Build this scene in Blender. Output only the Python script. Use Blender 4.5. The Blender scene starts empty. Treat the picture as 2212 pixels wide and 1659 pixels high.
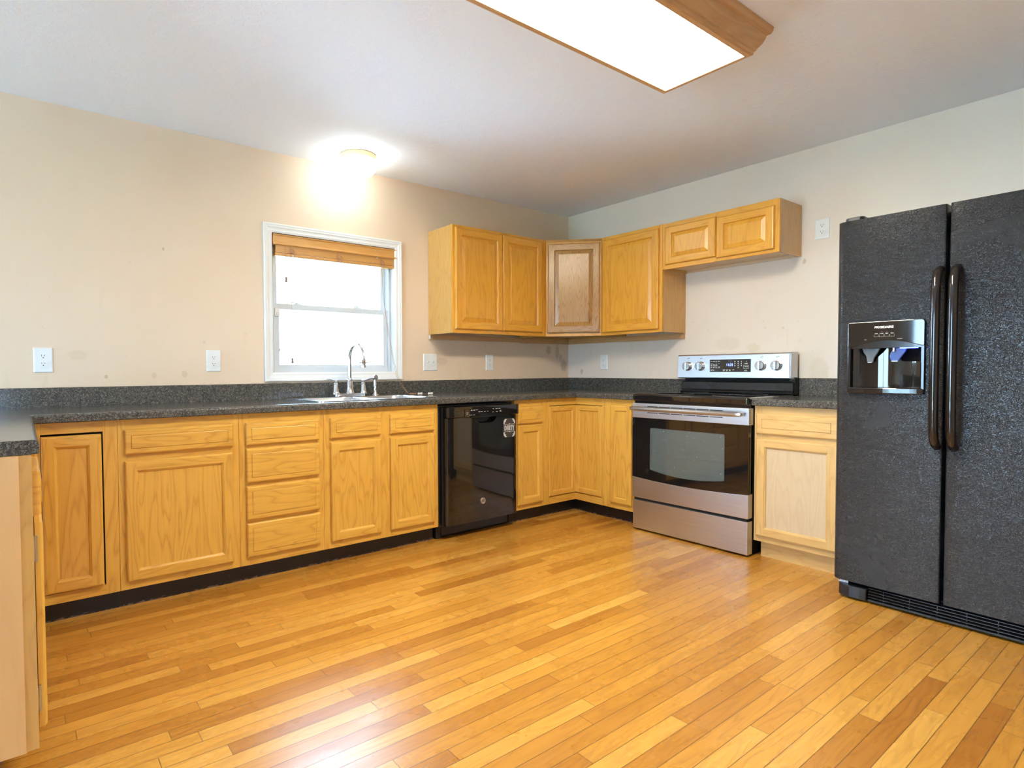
import bpy, bmesh, math, random
from mathutils import Vector, Matrix

random.seed(7)
SC = bpy.context.scene
COL = SC.collection
PI = math.pi

# ------------------------------------------------------------------ camera
def make_camera():
    cam = bpy.data.cameras.new('camera')
    ob = bpy.data.objects.new('camera', cam)
    COL.objects.link(ob)
    a, t, ro = math.radians(35.66795), math.radians(-1.73187), math.radians(-0.35001)
    s, c = math.sin(a), math.cos(a)
    R0 = Vector((c, -s, 0))
    F = Vector((s * math.cos(t), c * math.cos(t), math.sin(t)))
    U0 = Vector((-s * math.sin(t), -c * math.sin(t), math.cos(t)))
    R = R0 * math.cos(ro) + U0 * math.sin(ro)
    U = -R0 * math.sin(ro) + U0 * math.cos(ro)
    M = Matrix(((R.x, U.x, -F.x, -4.020505), (R.y, U.y, -F.y, -3.534029),
                (R.z, U.z, -F.z, 1.091943), (0, 0, 0, 1)))
    ob.matrix_world = M
    cam.sensor_fit = 'HORIZONTAL'
    cam.sensor_width = 36.0
    cam.lens = 1243.0738 / 2212 * 36.0
    cam.shift_x = (1106 - 940.1372) / 2212
    cam.shift_y = (836.224 - 829.5) / 2212
    cam.clip_start = 0.02
    SC.camera = ob
make_camera()

# ------------------------------------------------------------------ world, exposure
W = bpy.data.worlds.new('sky')
SC.world = W
W.use_nodes = True
bg = W.node_tree.nodes['Background']
bg.inputs[0].default_value = (0.52, 0.75, 1.0, 1)
bg.inputs[1].default_value = 8.8
vs = SC.view_settings
vs.view_transform = 'Standard'
vs.look = 'None'
vs.gamma = 1.0
vs.use_curve_mapping = False
vs.exposure = 1.6
PANEL_GLOW = (1.0, 0.91, 0.72)
PANEL_POWER = 17.0
GLOBE_GLOW = (0.92, 1.0, 1.0)
GLOBE_POWER = 5.8

def add_sun():
    l = bpy.data.lights.new('sun', 'SUN')
    l.energy = 60.0
    l.color = (0.53, 0.75, 1.0)
    l.angle = math.radians(0.6)
    o = bpy.data.objects.new('sun', l)
    COL.objects.link(o)
    o.rotation_euler = Vector((-0.25, 0.5, -0.83)).to_track_quat('-Z', 'Y').to_euler()
add_sun()

def portal(name, loc, rot, sx, sy):
    l = bpy.data.lights.new(name, 'AREA')
    l.shape = 'RECTANGLE'
    l.size, l.size_y = sx, sy
    l.cycles.is_portal = True
    o = bpy.data.objects.new(name, l)
    COL.objects.link(o)
    o.location = loc
    o.rotation_euler = rot
portal('window_daylight', (-2.29, 0.14, 1.52), (-PI / 2, 0, 0), 0.9, 0.9)
portal('fill_window_portal', (-4.75, -5.68, 1.35), (PI / 2, 0, 0), 0.9, 0.8)
portal('door_daylight', (-7.56, -1.95, 1.03), (0, -PI / 2, 0), 2.06, 2.1)

H = 2.455

# ------------------------------------------------------------------ materials
def mat(name):
    m = bpy.data.materials.new(name)
    m.use_nodes = True
    nt = m.node_tree
    return m, nt, nt.nodes['Principled BSDF']

def N(nt, typ, **kw):
    n = nt.nodes.new(typ)
    for k, v in kw.items():
        setattr(n, k, v)
    return n

def link(nt, a, b):
    nt.links.new(a, b)

def mth(nt, op, a, b=None, c=None):
    n = nt.nodes.new('ShaderNodeMath')
    n.operation = op
    for i, v in enumerate((a, b, c)):
        if v is None:
            continue
        if isinstance(v, (int, float)):
            n.inputs[i].default_value = v
        else:
            nt.links.new(v, n.inputs[i])
    return n.outputs[0]

def mixc(nt, fac, a, b, mode='MIX'):
    n = nt.nodes.new('ShaderNodeMix')
    n.data_type = 'RGBA'
    n.blend_type = mode
    for sock, v in ((n.inputs[0], fac), (n.inputs[6], a), (n.inputs[7], b)):
        if isinstance(v, (int, float)):
            sock.default_value = v
        elif isinstance(v, tuple):
            sock.default_value = (*v, 1) if len(v) == 3 else v
        else:
            nt.links.new(v, sock)
    return n.outputs[2]

def noise(nt, vec, scale, detail=2, rough=0.5, dist=0.0):
    n = nt.nodes.new('ShaderNodeTexNoise')
    n.inputs['Scale'].default_value = scale
    n.inputs['Detail'].default_value = detail
    n.inputs['Roughness'].default_value = rough
    n.inputs['Distortion'].default_value = dist
    if vec is not None:
        nt.links.new(vec, n.inputs['Vector'])
    return n.outputs[0]

def ramp(nt, fac, stops):
    n = nt.nodes.new('ShaderNodeValToRGB')
    el = n.color_ramp.elements
    while len(el) < len(stops):
        el.new(0.5)
    for e, (p, c) in zip(el, stops):
        e.position = p
        e.color = (*c, 1) if isinstance(c, tuple) else (c, c, c, 1)
    nt.links.new(fac, n.inputs[0])
    return n.outputs[0]

def scaled(nt, vec, s):
    n = nt.nodes.new('ShaderNodeMapping')
    n.inputs['Scale'].default_value = s
    nt.links.new(vec, n.inputs['Vector'])
    return n.outputs[0]

def bump(nt, bsdf, height, strength, dist=0.001):
    b = nt.nodes.new('ShaderNodeBump')
    b.inputs['Strength'].default_value = strength
    b.inputs['Distance'].default_value = dist
    nt.links.new(height, b.inputs['Height'])
    nt.links.new(b.outputs[0], bsdf.inputs['Normal'])

def plain(name, col, rough=0.5, metal=0.0, coat=0.0, spec=0.5, var=0.0, vscale=6.0):
    m, nt, b = mat(name)
    b.inputs['Base Color'].default_value = (*col, 1)
    b.inputs['Roughness'].default_value = rough
    b.inputs['Metallic'].default_value = metal
    b.inputs['Coat Weight'].default_value = coat
    b.inputs['Specular IOR Level'].default_value = spec
    if var:
        tc = N(nt, 'ShaderNodeTexCoord')
        n = noise(nt, tc.outputs['Object'], vscale, 3)
        c = ramp(nt, n, [(0.3, tuple(x * (1 - var) for x in col)), (0.7, tuple(min(1, x * (1 + var)) for x in col))])
        link(nt, c, b.inputs['Base Color'])
        r = mth(nt, 'MULTIPLY_ADD', n, rough * 0.5, rough * 0.75)
        link(nt, r, b.inputs['Roughness'])
    return m

def oak(name, light, dark, rough=0.32, contrast=1.0, ring=9.0):
    """Varnished wood; UV u runs along the grain in metres, v across it."""
    m, nt, b = mat(name)
    uv = N(nt, 'ShaderNodeUVMap')
    uv.uv_map = 'grain'
    v = uv.outputs[0]
    t = noise(nt, scaled(nt, v, (1.5, 10.0, 1)), 1.0, 2, 0.45, 0.2)
    t = mth(nt, 'MULTIPLY', t, ring)
    fr = mth(nt, 'FRACT', t)
    line = ramp(nt, fr, [(0.0, 0.85), (0.10, 0.45), (0.45, 0.05), (0.8, 0.12), (1.0, 0.85)])
    pores = noise(nt, scaled(nt, v, (9, 420, 1)), 1.0, 3, 0.6)
    pores = ramp(nt, pores, [(0.50, 0.0), (0.72, 1.0)])
    strk = noise(nt, scaled(nt, v, (2.2, 90, 1)), 1.0, 3, 0.6)
    big = noise(nt, scaled(nt, v, (0.35, 1.1, 1)), 1.0, 1)
    mid = tuple((x + y) / 2 for x, y in zip(light, dark))
    base = mixc(nt, ramp(nt, big, [(0.35, 0.0), (0.65, 0.45)]), light, mid)
    base = mixc(nt, mth(nt, 'MULTIPLY', ramp(nt, strk, [(0.35, 0.0), (0.75, 1.0)]), 0.35 * contrast), base, dark)
    f = mth(nt, 'MULTIPLY', mth(nt, 'MULTIPLY', line, mth(nt, 'MULTIPLY_ADD', pores, 0.6, 0.4)), 0.95 * contrast)
    base = mixc(nt, f, base, (dark[0] * 0.70, dark[1] * 0.56, dark[2] * 0.5))
    link(nt, base, b.inputs['Base Color'])
    b.inputs['Roughness'].default_value = rough
    b.inputs['Coat Weight'].default_value = 0.25
    b.inputs['Coat Roughness'].default_value = 0.22
    bump(nt, b, mth(nt, 'SUBTRACT', 1.0, f), 0.25, 0.0006)
    return m

OAK = oak('oak_honey', (0.78, 0.455, 0.080), (0.555, 0.272, 0.036))
OAK_UP = oak('oak_wall_cabinet', (0.78, 0.385, 0.044), (0.55, 0.23, 0.020), 0.28, 0.8)  # same oak; warmer light on the uppers is mixed into its colour
OAK_SIDE = oak('oak_veneer_side', (0.68, 0.38, 0.11), (0.50, 0.25, 0.06), 0.24, 0.55)
OAK_PALE = oak('oak_pale', (0.63, 0.49, 0.31), (0.53, 0.37, 0.20), 0.35, 0.5)
OAK_RC = oak('oak_light_honey', (0.70, 0.46, 0.175), (0.54, 0.32, 0.10), 0.32, 0.8)
MAPLE = oak('maple_end_panel', (0.77, 0.46, 0.19), (0.69, 0.385, 0.14), 0.4, 0.35, 5.0)
PINE = oak('pine_trim', (0.62, 0.36, 0.15), (0.46, 0.24, 0.09), 0.4, 0.6)
BLINDWOOD = oak('blind_wood', (0.66, 0.33, 0.085), (0.52, 0.24, 0.05), 0.5, 0.5)
BIRCH = oak('birch_underside', (0.72, 0.55, 0.36), (0.62, 0.44, 0.27), 0.5, 0.4)

def granite():
    m, nt, b = mat('speckled_laminate')
    tc = N(nt, 'ShaderNodeTexCoord')
    o = tc.outputs['Object']
    w = noise(nt, o, 60, 2)
    v1 = N(nt, 'ShaderNodeMixRGB')
    n1 = noise(nt, o, 170, 3, 0.65, 1.2)
    n2 = noise(nt, o, 330, 2, 0.6, 0.8)
    n3 = noise(nt, o, 45, 3)
    base = ramp(nt, n3, [(0.35, (0.030, 0.034, 0.036)), (0.65, (0.062, 0.064, 0.060))])
    nt.nodes.remove(v1)
    c = mixc(nt, ramp(nt, n1, [(0.53, 0.0), (0.60, 0.85)]), base, (0.23, 0.205, 0.165))
    c = mixc(nt, ramp(nt, n2, [(0.60, 0.0), (0.68, 0.7)]), c, (0.36, 0.33, 0.28))
    c = mixc(nt, ramp(nt, w, [(0.58, 0.0), (0.70, 0.6)]), c, (0.02, 0.023, 0.026))
    link(nt, c, b.inputs['Base Color'])
    b.inputs['Roughness'].default_value = 0.15
    bump(nt, b, n1, 0.04, 0.0004)
    return m
GRANITE = granite()

def floor_mat():
    m, nt, b = mat('oak_strip_floor')
    tc = N(nt, 'ShaderNodeTexCoord')
    sep = N(nt, 'ShaderNodeSeparateXYZ')
    link(nt, tc.outputs['Object'], sep.inputs[0])
    X, Y = sep.outputs[0], sep.outputs[1]
    wdt = 0.0570
    ry = mth(nt, 'DIVIDE', mth(nt, 'ADD', Y, 20.017), wdt)
    row = mth(nt, 'FLOOR', ry)
    fy = mth(nt, 'FRACT', ry)
    wn = N(nt, 'ShaderNodeTexWhiteNoise', noise_dimensions='1D')
    link(nt, row, wn.inputs['W'])
    ln = mth(nt, 'MULTIPLY_ADD', wn.outputs[0], 0.7, 0.55)
    wn2 = N(nt, 'ShaderNodeTexWhiteNoise', noise_dimensions='1D')
    link(nt, mth(nt, 'ADD', row, 311.7), wn2.inputs['W'])
    rx = mth(nt, 'DIVIDE', mth(nt, 'ADD', mth(nt, 'MULTIPLY_ADD', wn2.outputs[0], 3.0, 30.0), X), ln)
    idx = mth(nt, 'FLOOR', rx)
    fx = mth(nt, 'FRACT', rx)
    comb = N(nt, 'ShaderNodeCombineXYZ')
    link(nt, row, comb.inputs[0]); link(nt, idx, comb.inputs[1])
    wp = N(nt, 'ShaderNodeTexWhiteNoise', noise_dimensions='2D')
    link(nt, comb.outputs[0], wp.inputs['Vector'])
    pid = wp.outputs[0]
    # grain coordinates per board
    gv = N(nt, 'ShaderNodeCombineXYZ')
    link(nt, mth(nt, 'MULTIPLY_ADD', pid, 57.0, X), gv.inputs[0])
    link(nt, mth(nt, 'MULTIPLY_ADD', pid, 31.0, Y), gv.inputs[1])
    g = gv.outputs[0]
    t = mth(nt, 'MULTIPLY', noise(nt, scaled(nt, g, (1.9, 15, 1)), 1.0, 2, 0.45, 0.2), 8.0)
    line = ramp(nt, mth(nt, 'FRACT', t), [(0.0, 0.9), (0.14, 0.4), (0.5, 0.05), (0.85, 0.15), (1.0, 0.9)])
    pores = ramp(nt, noise(nt, scaled(nt, g, (9, 420, 1)), 1.0, 3, 0.6), [(0.45, 0.0), (0.72, 1.0)])
    strk = ramp(nt, noise(nt, scaled(nt, g, (2.5, 80, 1)), 1.0, 3, 0.6), [(0.35, 0.0), (0.75, 1.0)])
    col = ramp(nt, pid, [(0.0, (0.44, 0.175, 0.020)), (0.2, (0.555, 0.252, 0.032)),
                         (0.5, (0.625, 0.298, 0.042)), (0.8, (0.675, 0.335, 0.052)), (1.0, (0.73, 0.40, 0.078))])
    dk = mixc(nt, 1.0, col, (0.55, 0.45, 0.34), 'MULTIPLY')
    col = mixc(nt, mth(nt, 'MULTIPLY', strk, 0.22), col, dk)
    f = mth(nt, 'MULTIPLY', mth(nt, 'MULTIPLY', line, mth(nt, 'MULTIPLY_ADD', pores, 0.6, 0.4)), 0.85)
    col = mixc(nt, f, col, dk)
    # seams
    ey = mth(nt, 'MULTIPLY', mth(nt, 'MINIMUM', fy, mth(nt, 'SUBTRACT', 1.0, fy)), wdt)
    ex = mth(nt, 'MULTIPLY', mth(nt, 'MINIMUM', fx, mth(nt, 'SUBTRACT', 1.0, fx)), ln)
    e = mth(nt, 'MINIMUM', ey, ex)
    seam = ramp(nt, mth(nt, 'MULTIPLY', e, 400.0), [(0.20, 1.0), (0.75, 0.0)])
    col = mixc(nt, mth(nt, 'MULTIPLY', seam, 0.80), col, (0.09, 0.032, 0.008))
    # worn scuffs
    sc = ramp(nt, noise(nt, tc.outputs['Object'], 3.2, 4, 0.6), [(0.45, 0.0), (0.8, 1.0)])
    link(nt, col, b.inputs['Base Color'])
    rgh = mth(nt, 'ADD', mth(nt, 'MULTIPLY_ADD', sc, 0.12, 0.26), mth(nt, 'MULTIPLY', f, 0.10))
    link(nt, rgh, b.inputs['Roughness'])
    b.inputs['Specular IOR Level'].default_value = 0.75
    b.inputs['Coat Weight'].default_value = 0.55
    b.inputs['Coat Roughness'].default_value = 0.30
    hgt = mth(nt, 'SUBTRACT', mth(nt, 'MULTIPLY_ADD', pid, 0.25, noise(nt, tc.outputs['Object'], 9, 2)), mth(nt, 'MULTIPLY', seam, 0.6))
    bump(nt, b, hgt, 0.10, 0.002)
    return m
FLOOR = floor_mat()

def wall_mat(name, col, stains=(), spots=True, axis=0):
    m, nt, b = mat(name)
    tc = N(nt, 'ShaderNodeTexCoord')
    o = tc.outputs['Object']
    c = mixc(nt, ramp(nt, noise(nt, o, 1.6, 3), [(0.35, 0.0), (0.7, 1.0)]), col, tuple(x * k for x, k in zip(col, (0.97, 0.955, 0.93))))
    sep = N(nt, 'ShaderNodeSeparateXYZ')
    link(nt, o, sep.inputs[0])
    A, Z = sep.outputs[axis], sep.outputs[2]
    if spots:
        sp = ramp(nt, noise(nt, o, 24, 2, 0.5), [(0.70, 0.0), (0.76, 1.0)])
        low = ramp(nt, mth(nt, 'DIVIDE', Z, 2.5), [(0.52, 1.0), (0.70, 0.08)])
        c = mixc(nt, mth(nt, 'MULTIPLY', mth(nt, 'MULTIPLY', sp, low), 0.40), c, (0.52, 0.38, 0.20))
        sp2 = ramp(nt, noise(nt, scaled(nt, o, (1, 1, 0.35)), 10, 3, 0.6), [(0.62, 0.0), (0.72, 1.0)])
        c = mixc(nt, mth(nt, 'MULTIPLY', mth(nt, 'MULTIPLY', sp2, low), 0.22), c, (0.60, 0.47, 0.28))
    wob = noise(nt, o, 40, 2)
    for (a, z, ra, rz, k, tint) in stains:
        d = mth(nt, 'ADD', mth(nt, 'POWER', mth(nt, 'DIVIDE', mth(nt, 'SUBTRACT', A, a), ra), 2.0),
                mth(nt, 'POWER', mth(nt, 'DIVIDE', mth(nt, 'SUBTRACT', Z, z), rz), 2.0))
        d = mth(nt, 'ADD', d, mth(nt, 'MULTIPLY_ADD', wob, 1.6, -0.8))
        c = mixc(nt, mth(nt, 'MULTIPLY', ramp(nt, d, [(0.5, 1.0), (1.0, 0.0)]), k), c, tint)
    link(nt, c, b.inputs['Base Color'])
    b.inputs['Roughness'].default_value = 0.62
    bump(nt, b, noise(nt, o, 260, 2), 0.06, 0.0008)
    return m
CREAM = (0.815, 0.655, 0.525)
BR = (0.42, 0.31, 0.21)
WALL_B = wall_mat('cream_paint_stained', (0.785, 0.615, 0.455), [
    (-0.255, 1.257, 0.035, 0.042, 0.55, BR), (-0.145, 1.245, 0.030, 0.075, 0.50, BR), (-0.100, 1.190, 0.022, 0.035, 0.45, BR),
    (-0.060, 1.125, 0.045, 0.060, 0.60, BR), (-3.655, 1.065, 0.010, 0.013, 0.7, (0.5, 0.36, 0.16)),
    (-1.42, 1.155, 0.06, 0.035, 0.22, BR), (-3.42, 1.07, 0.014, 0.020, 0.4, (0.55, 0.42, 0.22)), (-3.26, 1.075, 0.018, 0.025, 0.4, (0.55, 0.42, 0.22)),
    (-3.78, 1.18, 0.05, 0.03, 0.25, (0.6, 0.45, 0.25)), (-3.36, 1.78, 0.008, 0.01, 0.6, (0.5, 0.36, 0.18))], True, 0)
WALL_R = wall_mat('cream_paint_splashed_cool_lit', (0.785, 0.685, 0.585), [  # bluish daylight tint mixed into this wall's paint; stains are its own
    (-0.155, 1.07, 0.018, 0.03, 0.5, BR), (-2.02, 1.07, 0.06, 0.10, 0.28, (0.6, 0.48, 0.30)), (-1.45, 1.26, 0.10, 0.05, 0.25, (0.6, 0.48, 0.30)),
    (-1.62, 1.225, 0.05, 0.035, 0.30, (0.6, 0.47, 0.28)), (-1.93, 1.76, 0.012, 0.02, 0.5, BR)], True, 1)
WALL_P = wall_mat('cream_paint', CREAM, (), False)

def ceiling_mat():
    m, nt, b = mat('brushed_texture_ceiling')
    tc = N(nt, 'ShaderNodeTexCoord')
    o = tc.outputs['Object']
    b.inputs['Base Color'].default_value = (0.85, 0.885, 0.93, 1)
    b.inputs['Roughness'].default_value = 0.75
    h = noise(nt, o, 34, 4, 0.6, 1.5)
    h2 = noise(nt, o, 9, 2)
    bump(nt, b, mth(nt, 'MULTIPLY', h, h2), 0.45, 0.008)
    return m
CEIL = ceiling_mat()

WHITE = plain('white_trim_paint', (0.80, 0.81, 0.80), 0.35, var=0.02)
VINYL = plain('white_vinyl_shaded', (0.62, 0.66, 0.70), 0.3, var=0.015)  # white vinyl greyed: backlit shade put into the base colour
PLATE = plain('white_plastic_plate', (0.80, 0.81, 0.80), 0.28, var=0.01)
SLOT = plain('dark_slot', (0.02, 0.018, 0.016), 0.6)
BLACKGLOSS = plain('glossy_black', (0.010, 0.009, 0.009), 0.045, coat=0.6, var=0.2)
BLACK = plain('black_enamel', (0.012, 0.012, 0.013), 0.16, var=0.3)
BLACKMATTE = plain('black_plastic', (0.014, 0.015, 0.017), 0.34, var=0.3, vscale=20)
HANDLEBLK = plain('dark_handle_plastic', (0.012, 0.010, 0.010), 0.12, coat=0.3, var=0.2)
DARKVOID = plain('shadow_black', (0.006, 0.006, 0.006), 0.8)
GREYMETAL = plain('zinc_metal', (0.55, 0.55, 0.56), 0.35, 1.0)
WHITEINK = plain('white_print', (0.78, 0.78, 0.77), 0.5)
GREYINK = plain('grey_print', (0.30, 0.30, 0.30), 0.5)
REDINK = plain('red_print', (0.5, 0.02, 0.02), 0.5)
CHALK = plain('charcoal_sign', (0.045, 0.042, 0.042), 0.45, var=0.15, vscale=40)
PANCREAM = plain('cream_lamp_pan', (0.62, 0.47, 0.28), 0.4)
CORDM = plain('tan_cord', (0.42, 0.22, 0.12), 0.7)
TASSELM = plain('wood_tassel', (0.22, 0.13, 0.09), 0.4)
TASSELW = plain('white_cord_end', (0.80, 0.74, 0.70), 0.35)
PARTICLE = plain('particleboard_edge', (0.55, 0.36, 0.20), 0.8, var=0.25, vscale=160)
CLEAR = plain('clear_plastic', (0.8, 0.85, 0.9), 0.15)

def toe_mat():
    m, nt, b = mat('chipped_black_toe_kick')
    tc = N(nt, 'ShaderNodeTexCoord')
    o = tc.outputs['Object']
    sep = N(nt, 'ShaderNodeSeparateXYZ')
    link(nt, o, sep.inputs[0])
    n = noise(nt, scaled(nt, o, (1, 1, 2.2)), 42, 4, 0.7)
    big = noise(nt, o, 3.0, 1)
    lvl = mth(nt, 'SUBTRACT', mth(nt, 'ADD', mth(nt, 'MULTIPLY', n, 1.0), mth(nt, 'MULTIPLY', big, 0.35)), mth(nt, 'MULTIPLY', sep.outputs[2], 14.0))
    chip = ramp(nt, lvl, [(0.60, 0.0), (0.64, 1.0)])
    fleck = ramp(nt, noise(nt, o, 95, 2, 0.6), [(0.735, 0.0), (0.76, 1.0)])
    c = mixc(nt, chip, (0.010, 0.010, 0.012), (0.17, 0.115, 0.095))
    c = mixc(nt, mth(nt, 'MULTIPLY', fleck, 0.4), c, (0.3, 0.28, 0.26))
    link(nt, c, b.inputs['Base Color'])
    b.inputs['Roughness'].default_value = 0.35
    return m
TOE = toe_mat()

def steel(name, axis, rough=0.26, col=(0.60, 0.60, 0.61), aniso=0.0):
    m, nt, b = mat(name)
    tc = N(nt, 'ShaderNodeTexCoord')
    s = [260, 260, 260]
    s[axis] = 3
    n = noise(nt, scaled(nt, tc.outputs['Object'], tuple(s)), 1.0, 3, 0.6)
    smear = noise(nt, tc.outputs['Object'], 5.0, 3, 0.6)
    c = ramp(nt, n, [(0.3, tuple(x * 0.93 for x in col)), (0.7, tuple(min(1, x * 1.05) for x in col))])
    link(nt, c, b.inputs['Base Color'])
    b.inputs['Metallic'].default_value = 1.0
    b.inputs['Anisotropic'].default_value = aniso
    b.inputs['Anisotropic Rotation'].default_value = 0.25
    tg = N(nt, 'ShaderNodeTangent', direction_type='UV_MAP')
    tg.uv_map = 'grain'
    link(nt, tg.outputs[0], b.inputs['Tangent'])
    r = mth(nt, 'MULTIPLY_ADD', smear, 0.06, rough - 0.03)
    link(nt, r, b.inputs['Roughness'])
    return m
STEEL = steel('brushed_stainless', 0, 0.33, (0.60, 0.60, 0.61), 0.88)
SINKSTEEL = steel('sink_stainless', 0, 0.22, (0.66, 0.67, 0.68))
NICKEL = plain('brushed_nickel', (0.66, 0.66, 0.67), 0.2, 1.0, var=0.04)
CHROME = plain('chrome', (0.75, 0.75, 0.76), 0.08, 1.0)

def leather_black():
    m, nt, b = mat('textured_black_door')
    tc = N(nt, 'ShaderNodeTexCoord')
    o = tc.outputs['Object']
    n1 = noise(nt, scaled(nt, o, (1, 1, 1.4)), 105, 2, 0.6, 2.2)
    n2 = noise(nt, o, 300, 2, 0.6)
    ridge = ramp(nt, n1, [(0.40, 0.0), (0.50, 1.0), (0.60, 0.0)])
    sm = noise(nt, o, 3.2, 4, 0.65, 0.6)
    c = mixc(nt, ramp(nt, sm, [(0.50, 0.0), (0.80, 1.0)]), (0.007, 0.009, 0.013), (0.016, 0.019, 0.025))
    c = mixc(nt, mth(nt, 'MULTIPLY', ridge, 0.5), c, (0.028, 0.033, 0.041))  # sheen on the ridges painted into the base colour
    link(nt, c, b.inputs['Base Color'])
    r = mth(nt, 'MULTIPLY_ADD', ramp(nt, sm, [(0.4, 0.0), (0.8, 1.0)]), 0.10, 0.22)
    link(nt, r, b.inputs['Roughness'])
    b.inputs['Specular IOR Level'].default_value = 0.5
    bump(nt, b, mth(nt, 'MULTIPLY_ADD', n2, 0.25, ridge), 0.55, 0.0022)
    return m
LEATHER = leather_black()

def glow(name, col, strength):
    m, nt, b = mat(name)
    b.inputs['Base Color'].default_value = (0.8, 0.8, 0.8, 1)
    b.inputs['Emission Color'].default_value = (*col, 1)
    b.inputs['Emission Strength'].default_value = strength
    return m
DIFFUSER = glow('lit_acrylic_diffuser', PANEL_GLOW, PANEL_POWER)
GLOBE = glow('lit_opal_glass', GLOBE_GLOW, GLOBE_POWER)
LED = glow('blue_clock_digits', (0.05, 0.12, 1.0), 4.0)
BLUELED = glow('blue_dispenser_lamp', (0.03, 0.09, 1.0), 6.0)

def glass_mat():
    m = bpy.data.materials.new('window_glass')
    m.use_nodes = True
    nt = m.node_tree
    nt.nodes.clear()
    out = N(nt, 'ShaderNodeOutputMaterial')
    tr = N(nt, 'ShaderNodeBsdfTransparent')
    tr.inputs[0].default_value = (0.95, 0.98, 1.0, 1)
    gl = N(nt, 'ShaderNodeBsdfGlossy')
    gl.inputs['Roughness'].default_value = 0.02
    fr = N(nt, 'ShaderNodeFresnel')
    fr.inputs[0].default_value = 1.35
    mx = N(nt, 'ShaderNodeMixShader')
    link(nt, fr.outputs[0], mx.inputs[0])
    link(nt, tr.outputs[0], mx.inputs[1])
    link(nt, gl.outputs[0], mx.inputs[2])
    link(nt, mx.outputs[0], out.inputs[0])
    return m
GLASS = glass_mat()

def oven_glass():
    m, nt, b = mat('oven_window_screen')
    b.inputs['Base Color'].default_value = (0.14, 0.175, 0.175, 1)
    b.inputs['Roughness'].default_value = 0.12
    b.inputs['Coat Weight'].default_value = 0.6
    b.inputs['Coat Roughness'].default_value = 0.03
    b.inputs['Alpha'].default_value = 0.62
    tc = N(nt, 'ShaderNodeTexCoord')
    n = noise(nt, tc.outputs['Object'], 90, 2)
    c = mixc(nt, ramp(nt, n, [(0.72, 0.0), (0.76, 0.8)]), (0.14, 0.175, 0.175), (0.5, 0.55, 0.55))
    link(nt, c, b.inputs['Base Color'])
    return m
OVENGLASS = oven_glass()

def siding():
    m, nt, b = mat('white_vinyl_siding')
    b.inputs['Base Color'].default_value = (0.60, 0.61, 0.62, 1)
    b.inputs['Roughness'].default_value = 0.5
    return m
SIDING = siding()
ROOF = plain('grey_shingles', (0.16, 0.16, 0.17), 0.9, var=0.3, vscale=12)
CONCRETE = plain('bounce_concrete', (0.48, 0.48, 0.47), 0.9, var=0.1, vscale=3)
DRIVE = plain('bounce_paving', (0.36, 0.36, 0.36), 0.9, var=0.1, vscale=3)
GRASS = plain('grass_ground', (0.10, 0.16, 0.05), 0.95, var=0.4, vscale=3)

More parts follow.
